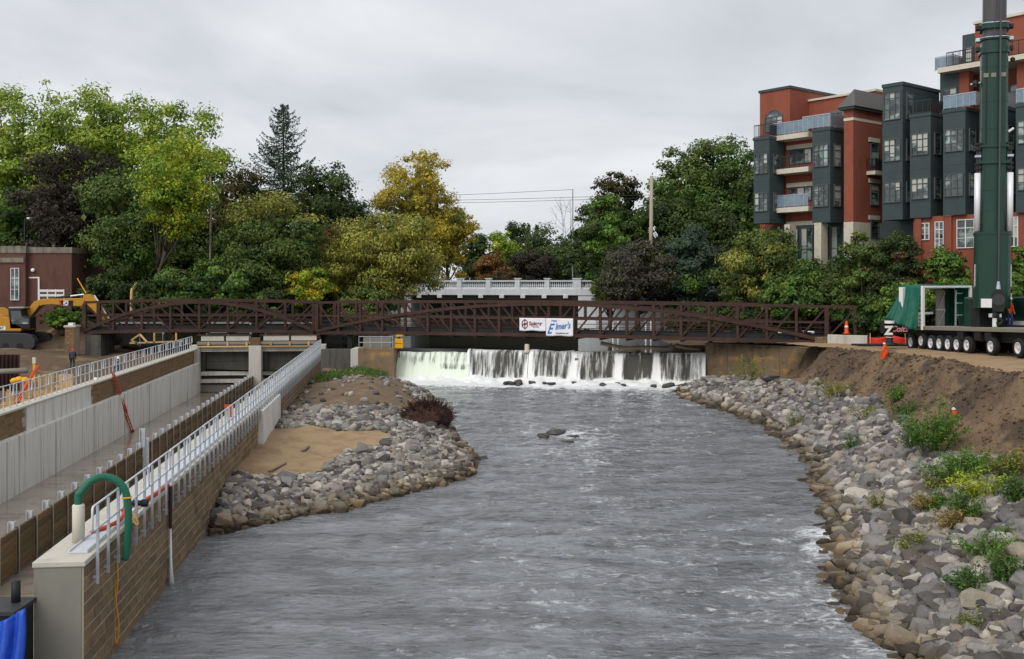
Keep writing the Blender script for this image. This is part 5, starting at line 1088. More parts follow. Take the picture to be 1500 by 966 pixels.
crane_box('boom_pivot', 'black', 1434, 1474, 438, 482, 59.9, 61.0); crane_box('turntable_body', 'crane_green', 1433, 1500, 436, 484, 61.6, 63.6, .1); crane_box('walkway_strip', 'chrome_white', 1433, 1510, 466, 469.5, 61.5, 61.6, 0); crane_box('hydraulic_block', 'black', 1435, 1447, 455, 480, 61.2, 61.6); crane_box('hydraulic_block', 'black', 1484, 1500, 448, 464, 61.3, 61.6); crane_box('valve_box', 'galv', 1476, 1483, 430, 446, 60.6, 61.2)
# cab at the right edge
cb_ = MB().box(-3.1, -1.3, -3.4, -1.9, 2.4, 4.3).build('cab', 'chrome_white', cr_, bevel=.08); MB().box(-3.0, -1.4, -1.905, -1.88, 2.75, 4.15).build('cab_window', 'glass', cb_); MB().box(-1.305, -1.28, -3.3, -2.0, 2.75, 4.15).build('cab_window', 'glass', cb_)
# boom: its own frame, standing upright
BY = 59.6; bx0 = (1452.5 - 750) / FPX * BY; zb0 = ZC - (450 - HOR) / FPX * BY; S_ = BY / FPX
bt_ = bpy.data.objects.new('boom', None); C.objects.link(bt_); bt_.parent = cr_; bpy.context.view_layer.update()
bt_.matrix_parent_inverse = cr_.matrix_world.inverted(); bt_.location = (bx0, BY, zb0); bt_.rotation_euler = (R(-1.0), R(.6), R(-20))
def ovalsec(w2, d2, n=20): return [(w2 * math.copysign(abs(math.cos(t)) ** .45, math.cos(t)), d2 * math.copysign(abs(math.sin(t)) ** .6, math.sin(t))) for t in np.linspace(0, 2 * math.pi, n, endpoint=False)]
def bsec(wpx, v0, v1, nm, mt, dpx=None, bev=.0): w2 = wpx * S_ / 2 * .96; return MB().prism(ovalsec(w2, (dpx or wpx) * S_ / 2), (450 - v0) * S_, (450 - v1) * S_, 'xy').build(nm, mt, bt_)
bsec(51, 452, 342, 'base_section', 'crane_green'); bsec(41, 342, 214, 'boom_section', 'crane_green'); bsec(38.5, 214, 62, 'boom_section', 'crane_green'); bsec(33, 62, -60, 'inner_section', 'boom_grey')
for (v0, v1, w_) in ((44, 35, 41), (60, 55, 40), (80, 71, 43), (218, 214, 46), (242, 238, 48), (345, 341, 53)): bsec(w_, v0, v1, 'collar', 'crane_green')
for x_, r_ in ((-15, .05), (-11, .035), (14, .05), (16.5, .03)): MB().tube([(x_ * S_, -17.5 * S_ - .08, (450 - 436) * S_), (x_ * S_, -17 * S_ - .04, (450 - 330) * S_), (x_ * .9 * S_, -17 * S_, (450 - 250) * S_)] if abs(x_) > 12 else [(x_ * S_, -18.8 * S_, (450 - 240) * S_), (x_ * S_, -18.5 * S_, (450 - 70) * S_)], r_, 6).build('hydraulic_hose', 'black', bt_)
for v in range(260, 340, 16):
    for x_ in (-18, 18): MB().lathe([(.05, 0), (.05, .05)], (x_ * S_, -14 * S_, (450 - v) * S_), 6, 'y').build('bolt', 'galv', bt_)
for v in (100, 150, 190): bsec(39.4, v + 1, v - 1, 'weld_band', 'crane_green')
for v in (280, 310): bsec(42, v + 1, v - 1, 'weld_band', 'crane_green')
for v in (36, 57, 216, 240): bsec(42.5, v + .6, v - .6, 'band', 'galv')
for sx_ in (-1, 1):
    x = sx_ * 21.5 * S_; MB().tube([(x, -.55, (450 - 340) * S_), (x, -.55, (450 - 255) * S_)], 4.4 * S_, 12).build('locking_cylinder', 'chrome_white', bt_, True)
    MB().tube([(x, -.55, (450 - 255) * S_), (x, -.55, (450 - 212) * S_)], 2.2 * S_, 8).build('cylinder_rod', 'steel_dark', bt_)
    for v in (214, 222, 232, 243, 250): MB().box(x - 4 * S_, x + 4 * S_, -.75, -.3, (450 - v) * S_, (450 - v + 3) * S_).build('bracket', 'black' if v % 4 else 'galv', bt_)
    MB().box(x - 3 * S_, x + 3 * S_, -.6, -.3, (450 - 420) * S_, (450 - 388) * S_).build('pin_mount', 'galv', bt_)
    for v in (42, 60, 74): MB().box(sx_ * 19 * S_, sx_ * 25 * S_, -.3, .2, (450 - v) * S_, (450 - v + 5) * S_).build('bracket', 'galv' if v == 60 else 'black', bt_)
MB().lathe([(.0, 0), (.16, .02), (.2, .2), (.12, .42), (.0, .45)], (-25 * S_, -.3, (450 - 128) * S_), 10).build('sensor', 'black', bt_); MB().tube([(-18 * S_, -.3, (450 - 121) * S_), (-32 * S_, -.3, (450 - 123) * S_)], .06, 6).build('sensor_arm', 'galv', bt_)
MB().lathe([(.0, 0), (.12, .02), (.14, .2), (.0, .3)], (24 * S_, -.3, (450 - 93) * S_), 10).build('sensor', 'black', bt_)
MB().tube([(19 * S_, -.4, (450 - 195) * S_), (26 * S_, -.4, (450 - 190) * S_)], .07, 6).build('hose_clip', 'white_paint', bt_)
for x in (-12, -2, 11): MB().box((x - 3.2) * S_, (x + 3.2) * S_, -18.6 * S_ - .06, -18.6 * S_ + .1, (450 - 116) * S_, (450 - 110) * S_).build('plate', 'concrete_grey', bt_)
hkx = 6 * S_; MB().tube([(hkx, -1.15, (450 - 412) * S_), (hkx, -1.0, (450 + 60) * S_)], .05, 6).build('hoist_rope', 'boom_grey', bt_); MB().tube([(hkx - .35, -1.05, (450 - 60) * S_), (hkx - .1, -1.0, (450 + 60) * S_)], .02, 4).build('hoist_rope', 'boom_grey', bt_)
MB().tube([(hkx, -1.15, (450 - 424) * S_), (hkx, -1.15, (450 - 413) * S_)], [.14, .07], 8).build('rope_socket', 'galv', bt_)
hk = MB(); hk.prism([(-.28, 0), (.28, 0), (.42, .5), (.3, 1.05), (.08, 1.3), (-.08, 1.3), (-.3, 1.05), (-.42, .5)], -1.35, -.95); h_ = hk.build('hook_block', 'black', bt_, bevel=.04); h_.location = (hkx, 0, (450 - 457) * S_)
MB().lathe([(.34, -1.38), (.34, -1.3), (.1, -1.3)], (0, 0, .7), 16, 'y').build('sheave', 'steel_dark', h_); MB().box(-.9, -.35, -1.4, -1.05, .25, .75).build('weight', 'white_paint', h_)
MB().tube(spline([(0, -1.15, 0), (0, -1.15, -.3), (.2, -1.15, -.5), (.05, -1.15, -.7), (-.18, -1.15, -.55)], 5), .09, 8).build('hook', 'black', h_, True)
# rigging under the hook
rg_ = thing('rigging_stand', 'black and white shackle rigging standing on the crane deck below the hook', 'rigging', P(1457, 479, 58.5)); MB().tube([(0, 0, 0), (0, 0, .5)], .13, 8).build('base', 'white_paint', rg_); MB().lathe([(.1, .5), (.24, .6), (.2, .8), (.1, .9)], (0, 0, 0), 10).build('shackle', 'black', rg_); MB().box(-.3, .35, -.1, .1, .55, .75).build('pin', 'chrome_white', rg_)
# tarp-covered box on the deck
TA = Vector((26.35, 65.8, 0)); TBv = Vector((30.75, 68.5, 0)); wt_ = (TBv - TA).length; TA.z = ZC - (484 - HOR) / FPX * 65.8
tb_ = thing('tarp_shelter', 'open white-framed shelter draped with green tarpaulin on the crane carrier', 'shelter', TA, math.atan2(2.7, 4.4)); hh = 2.85
for nm, a in (('frame_post', (0, .24, -.05, .12, 0, hh)), ('frame_post', (wt_ - .2, wt_, -.05, .12, 0, hh)), ('frame_beam', (.24, wt_ - .2, -.05, .12, hh - .14, hh))): MB().box(*a).build(nm, 'white_paint', tb_, bevel=.03)
for nm, a in (('frame_post', (0, .2, 1.25, 1.4, 0, hh - .05)), ('frame_post', (wt_ - .2, wt_, 1.25, 1.4, 0, hh - .05)), ('frame_beam', (.2, wt_ - .2, 1.25, 1.4, hh - .24, hh - .05)), ('frame_post', (-.35, -.05, 1.2, 1.5, .4, hh - .1))): MB().box(*a).build(nm, 'white_paint', tb_, bevel=.03)
m = MB(); n = 16
for i in range(n): x = 3.75 + i * (wt_ - 4.0) / n; m.box(x, x + (wt_ - 4.0) / n * .5, 1.1, 1.24, 0, hh - .2); m.box(x + (wt_ - 4.0) / n * .5, x + (wt_ - 4.0) / n, 1.17, 1.24, 0, hh - .2)
m.build('corrugated_panel', 'crane_green', tb_)
dr = MB().box(2.85, 3.7, 1.0, 1.08, .05, hh - .3).build('door', 'concrete_grey', tb_)
MB().bar((2.9, .97, .15), (3.65, .97, 1.2), .04, .1, up=(0, 1, 0)).build('brace', 'galv', dr); MB().bar((2.9, .97, 1.3), (3.65, .97, 2.4), .04, .1, up=(0, 1, 0)).build('brace', 'galv', dr); MB().box(2.85, 3.7, .96, 1.0, 1.2, 1.3).build('brace', 'galv', dr)
MB().box(.25, 2.85, 1.25, 1.35, .95, 1.1).build('rail', 'white_paint', tb_); MB().box(.25, wt_, .1, 1.4, 0, .03).build('floor', 'concrete_grey', tb_)
m = MB(); 
for x in (.45, .85): m.box(x, x + .07, .6, .68, 0, 1.0)
for z in (.25, .5, .75, .95): m.box(.5, .88, .62, .66, z, z + .05)
m.build('step', 'white_paint', tb_)
for z in (.85, 1.65, 2.3): MB().box(wt_ - .95, wt_ - .25, .5, .56, z, z + .07).build('rack_bar', 'galv', tb_)
MB().tube([(wt_ - .95, .53, 0), (wt_ - .95, .53, hh - .3)], .05, 6).build('rack_post', 'galv', tb_)
# tarp: one sheet over the roof and down the left side
nu, nv = 34, 40; U_, V_ = np.meshgrid(np.linspace(0, 1, nu), np.linspace(0, 1, nv))    # U depth, V from roof right end to hem
s_ = V_; roof = s_ < .5; k1 = np.clip(s_ / .5, 0, 1); k2 = np.clip((s_ - .5) / .5, 0, 1)
fold = .13 * np.sin(U_ * 17 + 2 * k2) * k2 + .06 * np.sin(U_ * 33) * k2
X = np.where(roof, wt_ * (1 - k1), -.05 - .75 * k2 ** 1.6 * (.35 + .9 * U_) - fold); Y = .10 + 1.45 * U_ + .0 * X + .5 * k2 * U_ ** 2
Z = np.where(roof, hh + .06 + .05 * np.sin(k1 * 9) * np.sin(U_ * 6), hh + .06 - 2.95 * k2 + (.75 * k2 * U_ ** 1.5))
idx = np.arange(U_.size).reshape(U_.shape); Fq = np.stack([idx[:-1, :-1], idx[:-1, 1:], idx[1:, 1:], idx[1:, :-1]], -1).reshape(-1, 4)
tp = np_mesh('tarp', np.stack([X, Y, Z], -1).reshape(-1, 3), Fq, 'tarp_green', tb_, True); md = tp.modifiers.new('s', 'SOLIDIFY'); md.thickness = .02
nu, nv = 12, 20; U_, V_ = np.meshgrid(np.linspace(0, 1, nu), np.linspace(0, 1, nv)); X = wt_ + .05 + .35 * V_ ** 2 * (.4 + U_) + .07 * np.sin(U_ * 14) * V_; Y = .15 + 1.2 * U_; Z = hh + .06 - 2.85 * V_
idx = np.arange(U_.size).reshape(U_.shape); Fq = np.stack([idx[:-1, :-1], idx[:-1, 1:], idx[1:, 1:], idx[1:, :-1]], -1).reshape(-1, 4)
tp = np_mesh('tarp', np.stack([X, Y, Z], -1).reshape(-1, 3), Fq, 'tarp_green', tb_, True); md = tp.modifiers.new('s', 'SOLIDIFY'); md.thickness = .02
# outrigger with sign, mats, orange fence
og = thing('outrigger', 'black outrigger jack with white and pink lettering beside the carrier', 'outrigger', P(1303, 506, 66.4)); oz = og.location.z
MB().lathe([(.55, 0), (.5, .12), (.22, .22), (.2, 1.35), (.3, 1.4), (.3, 1.62), (.1, 1.7)], (0, 0, 0), 16).build('jack', 'black', og, True); MB().lathe([(.31, 1.42), (.31, 1.6)], (0, 0, 0), 16).build('jack_cap', 'hat_white', og); MB().lathe([(.215, .45), (.215, .55)], (0, 0, 0), 16).build('band', 'hat_white', og)
bxm = MB().box(-.35, 1.6, .15, .7, .75, 1.5).build('beam', 'black', og, bevel=.03); text_mesh('lettering', 'Z', .75, 'hat_white', og, (-.42, -.33, .72), bold=.04); text_mesh('lettering', 'Colts', .52, 'pink', og, (.08, .10, .88), shear=.35, bold=.012)
mt_ = thing('crane_mat', 'black steel crane mat lying under the outrigger', 'mat', P(1258, 512, 70.5)); MB().box(0, 3.6, 0, 1.6, -.1, .30).build('mat', 'black', mt_, bevel=.02); MB().box(0, 3.6, -.04, 0, .0, .05).build('lip', 'steel_dark', mt_)
mt2 = thing('timber_mat', 'grey timber mat in front of the crane wheels', 'mat', P(1283, 517.5, 66.5)); 
for i in range(4): MB().box(0 + (i % 2) * .1, 2.9, i * .33, i * .33 + .31, -.15, .06).build('plank', 'concrete_grey' if i else 'lumber', mt2)
of = thing('orange_barrier_fence', 'bright orange plastic safety fence between the barrier and the crane', 'fence', P(1273, 511, 73)); xs = np.linspace(0, 2.7, 30); X, T = np.meshgrid(xs, np.linspace(0, 1, 6)); V = np.stack([X, .12 * np.sin(X * 5) * T, .85 * T - .08 * np.sin(X * 3) * T], -1).reshape(-1, 3); idx = np.arange(X.size).reshape(X.shape)
o = np_mesh('mesh_sheet', V, np.stack([idx[:-1, :-1], idx[:-1, 1:], idx[1:, 1:], idx[1:, :-1]], -1).reshape(-1, 4), 'orange_red', of, True); md = o.modifiers.new('s', 'SOLIDIFY'); md.thickness = .01
for x in (.1, 1.3, 2.6): MB().tube([(x, .05, -.2), (x, .05, 1.1)], .03, 6).build('stake', 'lumber', of)
# delineators: orange wrapped stakes on the bank
def marker(label, u, v, Y, h):
    q = P(u, v, Y); g = thing('marker_stake', label, 'marker', q, 0, 'orange marker stakes'); MB().tube([(0, 0, -.3), (.02, 0, h)], .035, 6).build('stake', 'lumber', g)
    xs = np.linspace(0, 6.28, 14); X, T = np.meshgrid(xs, np.linspace(0, 1, 10)); rr = (.12 + .05 * np.sin(X * 3 + T * 4) + .03 * np.sin(X * 2 - T * 9)) * (.75 + .45 * np.sin(np.clip(T * 1.1 + .1, 0, 1) * 3.0)); V = np.stack([rr * np.cos(X) + .06 * T, rr * np.sin(X), h * (.04 + .86 * T)], -1).reshape(-1, 3); idx = np.arange(X.size).reshape(X.shape)
    np_mesh('wrap', V, np.stack([idx[:-1, :-1], idx[:-1, 1:], idx[1:, 1:], idx[1:, :-1]], -1).reshape(-1, 4), 'orange', g, True); MB().lathe([(.05, h * .9), (.1, h * .96), (.04, h * 1.05)], (.03, 0, 0), 8).build('cap', 'off_white', g)
marker('orange-wrapped marker stake at the top of the soil bank', 1294.5, 527, 57.5, .92); marker('orange-wrapped marker stake among the shrubs on the soil bank', 1396, 634, 42.5, 1.0)
mk = thing('traffic_cone', 'orange and white traffic drum on the barrier behind the bridge end', 'cone', P(1240, 489, 76.5)); MB().lathe([(.28, 0), (.28, .05), (.16, .06), (.13, .45), (.12, .62), (.09, .9), (.03, .95)], (0, 0, 0), 14).build('cone', 'orange', mk, True); MB().lathe([(.142, .42), (.13, .6)], (0, 0, 0), 14).build('stripe', 'hat_white', mk, True)
sl_ = thing('street_lamp', 'gooseneck street lamp in front of the trees below the apartment block', 'lamp', P(1296, 470, 84)); MB().tube(spline([(0, 0, -1.5), (0, 0, 2.2), (.02, 0, 2.75), (.12, 0, 3.0), (.25, 0, 2.85), (.25, 0, 2.5)], 6), .06, 7).build('post', 'steel_dark', sl_, True); MB().lathe([(.06, 2.55), (.2, 2.4), (.3, 2.2), (.25, 2.1), (.12, 1.95)], (.25, 0, 0), 12).build('lamp_head', 'galv', sl_, True); sl_.location.x -= .25
p_ = thing('street_lamp', 'small white street lamp head by the dark trees left', 'lamp', P(36, 420, 112)); MB().tube([(0, 0, -2), (0, 0, 7.4), (.5, 0, 7.5)], .06, 6).build('post', 'steel_dark', p_); MB().lathe([(.05, -.12), (.35, -.08), (.3, .08), (.05, .12)], (.55, 0, 7.45), 10).build('lamp_head', 'hat_white', p_)
# people
dz = lambda Y: 4.40 + 1.6 - .035 * (Y - 54)
person('worker in orange shirt, blue jeans and white hard hat standing on the crane deck', (P(1479, 479, 60.5).x, 60.5, P(1479, 481.5, 60.5).z), R(20), 'orange', 'jeans')
person('worker in orange shirt partly hidden inside the green tarp shelter', Vector((TA.x, TA.y, TA.z)) + Vector((.30, 2.35, .0)), R(60), 'orange', 'dark_cloth', lean=.25)
def gz(x, y): return float(.6 + 1.2 * sst(74, 92, y))
for (u, Y, rot, sh, pa, lab, ln) in ((127, 60, 90, 'grey_cloth', 'jeans', 'worker in grey shirt and jeans bending behind the left flume railing', .7), (176, 70, -60, 'jeans', 'jeans', 'worker in blue standing behind the far part of the left flume railing', .15), (106, 79, 200, 'dark_cloth', 'dark_cloth', 'worker in dark clothes bending over in the excavation near the block pier', .8)):
    x = (u - 750) / FPX * Y; person(lab, (x, Y, {127: 1.25, 176: 1.5, 106: 1.75}[u]), R(rot), sh, pa, 'red' if u == 106 else 'hat_white', lean=ln, arm=(.5, .3), knee=.3 if ln > .5 else 0)
# second ladder, sheet piles, pipes, lumber on the left site
ladder('orange fibreglass ladder standing in the excavation behind the left railing', P(24, 592, 58), P(54, 536, 61), .42, 'orange')
shp = thing('sheet_pile_wall', 'short dark rusty sheet pile wall at the left edge of the excavation', 'wall', P(-25, 546, 66)); m = MB(); 
for i in range(9):
    x = i * .26 + 0; mm = MB(); mm.prism([(x, 0), (x + .06, .16), (x + .2, .16), (x + .26, 0), (x + .26, .03), (x + .2, .19), (x + .06, .19), (x, .03)], -1.2, 1.15, 'xy'); mm.build('sheet_pile', 'rust', shp)
for (u0, u1, v, rr, lab, mt) in ((-30, 40, 546, .17, 'large grey pipe lying beside the sheet piles', 'concrete_grey'),):
    q = P(u0, v, 63); q2 = P(u1, v - 3, 63); g = thing('grey_pipe', lab, 'pipe', q); MB().tube([q, q2], rr, 12).build('pipe', mt, g, True, w=True)
yc = thing('pipe_fittings', 'pile of yellow plastic pipe fittings in the excavation', 'fittings', P(28, 562, 61))
for (x, z, s_) in ((-.3, 0, .22), (0, .08, .26), (.35, .05, .22), (.55, -.05, .16)): MB().lathe([(s_ * .5, 0), (s_, .05), (s_, .2), (s_ * .6, .3), (.02, .34)], (x, 0, z), 12).build('fitting', 'yellow', yc, True)
sr = thing('survey_rod', 'white and yellow survey rod standing in the excavation', 'rod', P(50, 560, 66)); MB().box(-.07, .07, -.04, .04, 0, 1.6).build('rod', 'yellow', sr); MB().box(-.1, .1, -.05, .05, 1.2, 1.6).build('head', 'off_white', sr)
fk = thing('formwork', 'wooden formwork of planks and studs filling the trench behind the left railing', 'formwork', F(QL - 2.6, 44, 1.1), TH); r = random.Random(4)
for i in range(26): y = i * 1.0; MB().box(-2.6 + r.uniform(-.3, .3), 1.3, y, y + .1, .3 + r.uniform(-.05, .25), .42 + r.uniform(0, .25)).build('joist', 'lumber', fk)
for i in range(14): y = i * 1.9; MB().box(-1.8 + r.uniform(-.6, .6), -1.7 + r.uniform(-.5, .7), y, y + .1, -.3, 1.1 + r.uniform(0, .6)).build('stud', 'lumber', fk)
for i in range(3): MB().box(-2.4 + i * 1.1, -2.28 + i * 1.1, 0, 26, .1, .22).build('waler', 'lumber', fk)
tf = thing('timber_brace', 'yellow timber brace frame below the left footbridge span', 'frame', P(200, 498, 86))
for pl in (((192, 499), (205, 490)), ((205, 490), (216, 502)), ((192, 499), (203, 504)), ((226, 488), (226, 503)), ((258, 488), (258, 502)), ((190, 503), (268, 500))): MB().bar(P(pl[0][0], pl[0][1], 86), P(pl[1][0], pl[1][1], 86), .12, .12).build('timber', 'lumber', tf, w=True)
bf = thing('wire_fence', 'grey wire mesh fence behind the excavator along the trees', 'fence', P(110, 445, 106)); 
for i in range(9): x = i * 1.6; MB().tube([(x, 0, -.6), (x, 0, 1.6)], .035, 5).build('post', 'galv', bf)
for z in (.2, .9, 1.55): MB().tube([(0, 0, z), (12.8, 0, z)], .02, 4).build('rail', 'galv', bf)
wg = thing('white_gate', 'white barrier rail in front of the brick building', 'barrier', P(57, 436, 101)); 
for z in (0.1, .55): MB().box(0, 2.5, 0, .06, z, z + .22).build('rail', 'white_paint', wg)
for x in (0, .8, 1.6, 2.4): MB().box(x, x + .1, -.03, .08, -.5, .8).build('post', 'white_paint', wg)
st = thing('broken_trunk', 'splintered pale tree trunk standing behind the footbridge', 'trunk', P(193, 440, 101)); MB().tube(spline([(0, 0, -2), (0, 0, .6), (.15, 0, 1.2), (.5, .05, 1.75)], 5), [.16] * 10 + [.14, .13, .11, .09, .06, .03], 7).build('trunk', 'lumber', st, True)
rf = thing('railing', 'dark chain-link railing behind the crane pad', 'railing', P(1255, 490, 80)); 
for z in (.5, 1.3): MB().tube([(0, 0, z), (9, 3, z)], .03, 5).build('rail', 'rail_dark', rf)
for i in range(7): MB().tube([(i * 1.5, i * .5, -.5), (i * 1.5, i * .5, 1.3)], .035, 5).build('post', 'rail_dark', rf)
# root mass at the tip of the bar
rm = thing('root_mass', 'dark reddish mass of tangled roots at the edge of the gravel bar', 'roots', G(626, 634, .05)); r = random.Random(8)
cR = Vector((0, .2, .85)); m = MB(); m.lathe([(.1, -.7), (.9, -.5), (1.25, 0), (1.05, .45), (.5, .75), (.05, .85)], (0, .2, .75), 12); m.v = [(x * 1.15 + r.uniform(-.1, .1), y + r.uniform(-.1, .1), z + r.uniform(-.1, .1)) for (x, y, z) in m.v]; m.build('root_plate', 'root', rm)
m = MB()
for i in range(620):
    t = r.uniform(0, 6.28); ph = r.uniform(-.35, 1.35); d = Vector((math.cos(t) * math.cos(ph), math.sin(t) * math.cos(ph), math.sin(ph))); p0 = cR + Vector((d.x * 1.25, d.y * .9, d.z * .7)); 
    d2 = (d + Vector((r.gauss(0, .5), r.gauss(0, .4), r.gauss(.1, .5)))).normalized(); l = r.uniform(.2, .65); p1 = p0 + d2 * l * .5; p2 = p1 + (d2 + Vector((r.gauss(0, .5), 0, r.gauss(0, .5)))).normalized() * l * .5
    w_ = r.uniform(.012, .035); m.tube([p0 - d * .1, p1, p2], [w_, w_ * .7, w_ * .3], 4)
o = m.build('roots', 'root', rm); o['kind'] = 'stuff'
lg_ = thing('driftwood_log', 'wet log lying under the root mass at the waterline', 'log', G(620, 630, .1)); MB().tube([(-.9, .2, .1), (.3, -.5, .15), (1.5, -.7, .05)], [.2, .24, .16], 9).build('log', 'driftwood', lg_, True)
for i, (pl, lab) in enumerate([(((395, 688), (418, 678)), 'grey board lying on the sand pocket'), (((443, 655), (452, 648)), 'short dark stick lying on the back of the sand pocket')]):
    a, b = G(*pl[0], 1.0), G(*pl[1], 1.05); a.z = float(spit_z(a.x, a.y)) + .10; b.z = float(spit_z(b.x, b.y)) + .12; g = thing('driftwood_stick', lab, 'driftwood', a); MB().bar(a, b, .14, .06).build('board', 'driftwood', g, w=True)
bkt = thing('black_tarp', 'black plastic sheet bundled at the foot of the training wall', 'sheet', P(1133, 566, 73.5)); bm = bmesh.new(); bmesh.ops.create_icosphere(bm, subdivisions=3, radius=.62)
for v in bm.verts: v.co *= 1 + .35 * (float(vnoise(v.co.x * 3 + 9, v.co.y * 3 + v.co.z * 4 + 9, 5)) - .5); v.co.x *= 1.15; v.co.z *= .8
me = bpy.data.meshes.new('sheet'); bm.to_mesh(me); bm.free(); me.materials.append(MATS['black']); inst(me, 'sheet', bkt, (0, 0, .25))
# ================================================================= trees and plants
def leaves_mesh(name, Pc, Nn, size, mt, parent, rng, droop=0., asp=.55):
    n = len(Pc); Nn = Nn / (np.linalg.norm(Nn, axis=1, keepdims=True) + 1e-9)
    rv = rng.normal(size=(n, 3)); rv[:, 2] -= droop; T = rv - (rv * Nn).sum(1, keepdims=True) * Nn; T /= np.linalg.norm(T, axis=1, keepdims=True) + 1e-9; B = np.cross(Nn, T)
    s = size * rng.uniform(.6, 1.35, (n, 1)); a = T * s * .5; b = B * s * .5 * asp
    V = np.stack([Pc - a, Pc + b * .9 - a * .1, Pc + a, Pc - b * .9 - a * .1], 1).reshape(-1, 3); Fq = np.arange(4 * n).reshape(n, 4)
    return np_mesh(name, V, Fq, mt, parent, False)
TREE_N = 0
def tree(label, u, vt, vb, wpx, Y, mt, n=8000, leaf=.34, zb=None, vbase=None, shape='round', trunk='bark', lobes=9, tr=.22, lean=0, clump=.17, droop=.3, group='trees along the river', second=None, name='tree', seed=None, tdx=0):
    """crown between rows vt and vb, half width wpx/2, at distance Y"""
    global TREE_N; TREE_N += 1; rng = np.random.default_rng(seed or (500 + TREE_N)); s = Y / FPX
    X0 = (u - 750) * s; zt = ZC - (vt - HOR) * s; zcb = ZC - (vb - HOR) * s
    if zb is None: zb = min(6.2, zcb - .3)
    g = thing(name, label, 'tree' if name == 'tree' else 'shrub', (X0 + tdx, Y, zb), 0, group); H = zt - zb; cz = (zt + zcb) / 2 - zb; rz = (zt - zcb) / 2; rx = wpx * s / 2
    ry = min(rx, 7.5); dxo = -tdx
    # lobed envelope
    ld = rng.normal(size=(lobes, 3)); ld /= np.linalg.norm(ld, axis=1, keepdims=True); la = rng.uniform(.0, .34, lobes)
    K = max(int(26 / (clump * 4) ** 2), 14); K = min(K, 130)
    d = rng.normal(size=(K, 3)); d /= np.linalg.norm(d, axis=1, keepdims=True); rad = rng.uniform(.25, 1, K) ** .45
    env = .93 + (np.clip(d @ ld.T, 0, 1) ** 4 * la).sum(1)
    if shape == 'cone': h_ = rng.uniform(0, 1, K) ** 1.3; cc = np.stack([d[:, 0] * rx * (1 - h_) * rad, d[:, 1] * ry * (1 - h_) * rad, (-1 + 2 * h_) * rz], -1)
    else:
        cc = d * np.minimum(rad * env, 1.03)[:, None] * np.array([rx, ry, rz]); 
        if shape == 'broad': cc[:, :2] *= (1 + .15 * np.clip(-cc[:, 2:] / rz, -.5, 1))
        if shape == 'vase': cc[:, :2] *= (.72 + .42 * np.clip(cc[:, 2:] / rz, -1, 1))
    spr = rng.uniform(size=K) < .16; cc[spr] *= 1.05; cc[:, 2] += cz; cc[:, 0] += dxo; cc[:, 0] += lean * (cc[:, 2] / H)
    cr0 = clump * min(rx, rz) * 2.1; crs = cr0 * rng.uniform(.55, 1.25, K); crs[spr] *= .5
    # limbs
    m = MB(); top = Vector((dxo * .8 + lean * .6, 0, max(cz + rz * .45, H * .5))); k = 9; tp = [Vector((dxo * .8 * (i / k) ** 1.3 + lean * .6 * (i / k) + .12 * rng.normal() * (i > 0), .1 * rng.normal(), -.6 + (top.z + .6) * i / k)) for i in range(k + 1)]
    m.tube(tp, [tr * (1.25 - .95 * i / k) for i in range(k + 1)], 8)
    for j in rng.choice(K, min(K, 22), replace=False):
        c = Vector(cc[j]); i0 = int(np.clip((c.z * .55) / top.z * k, 2, k - 1)); b0 = tp[i0]; mid = b0.lerp(c, .5) + Vector((0, 0, -.06 * (c - b0).length)); r0 = tr * (1.25 - .95 * i0 / k) * .5
        m.tube([b0, mid, c], [r0, r0 * .6, r0 * .2], 5)
    m.build('trunk', trunk, g, True)
    # leaves
    n = int(n * 1.7); leaf = leaf * 1.12; wts = crs ** 2 / (crs ** 2).sum(); ci = rng.choice(K, n, p=wts); dd = rng.normal(size=(n, 3)); dd /= np.linalg.norm(dd, axis=1, keepdims=True)
    rr = rng.uniform(0, 1, n) ** .42; hz_ = np.where(dd[:, 2] < 0, .55, .8)
    Pc = cc[ci] + dd * (rr * crs[ci])[:, None] * np.stack([np.full(n, 1.15), np.full(n, 1.15), hz_], -1)
    out = Pc - np.array([dxo, 0, cz]); out /= np.linalg.norm(out, axis=1, keepdims=True) + 1e-6
    Nn = dd * 1.0 + out * .45 + np.array([0, 0, .30]) + rng.normal(size=(n, 3)) * .5
    st_ = rng.uniform(size=n) < .04; Pc[st_] += dd[st_] * crs[ci][st_][:, None] * .45
    cj = None
    if second:
        mt2, frac, rule = second; hl = (Pc[:, 2] - cz) / rz; sel = {'top': hl > 1 - 2 * frac, 'rand': np.isin(ci, rng.choice(K, int(K * frac), replace=False)), 'right': (Pc[:, 0] - dxo) / rx > 1 - 2 * frac}[rule]
        leaves_mesh('crown', Pc[sel], Nn[sel], leaf, mt2, g, rng, droop); Pc = Pc[~sel]; Nn = Nn[~sel]
    leaves_mesh('crown', Pc, Nn, leaf, mt, g, rng, droop)
    ni = n // 7; q = rng.choice(K, ni); Pi = (cc[q] - np.array([dxo, 0, cz])) * rng.uniform(.15, .72, (ni, 1)) + np.array([dxo, 0, cz]) + rng.normal(size=(ni, 3)) * crs[q][:, None] * .35
    leaves_mesh('inner_crown', Pi, rng.normal(size=(ni, 3)) + np.array([0, -.6, 0]), leaf * 1.9, mt, g, rng, droop, .8); return g
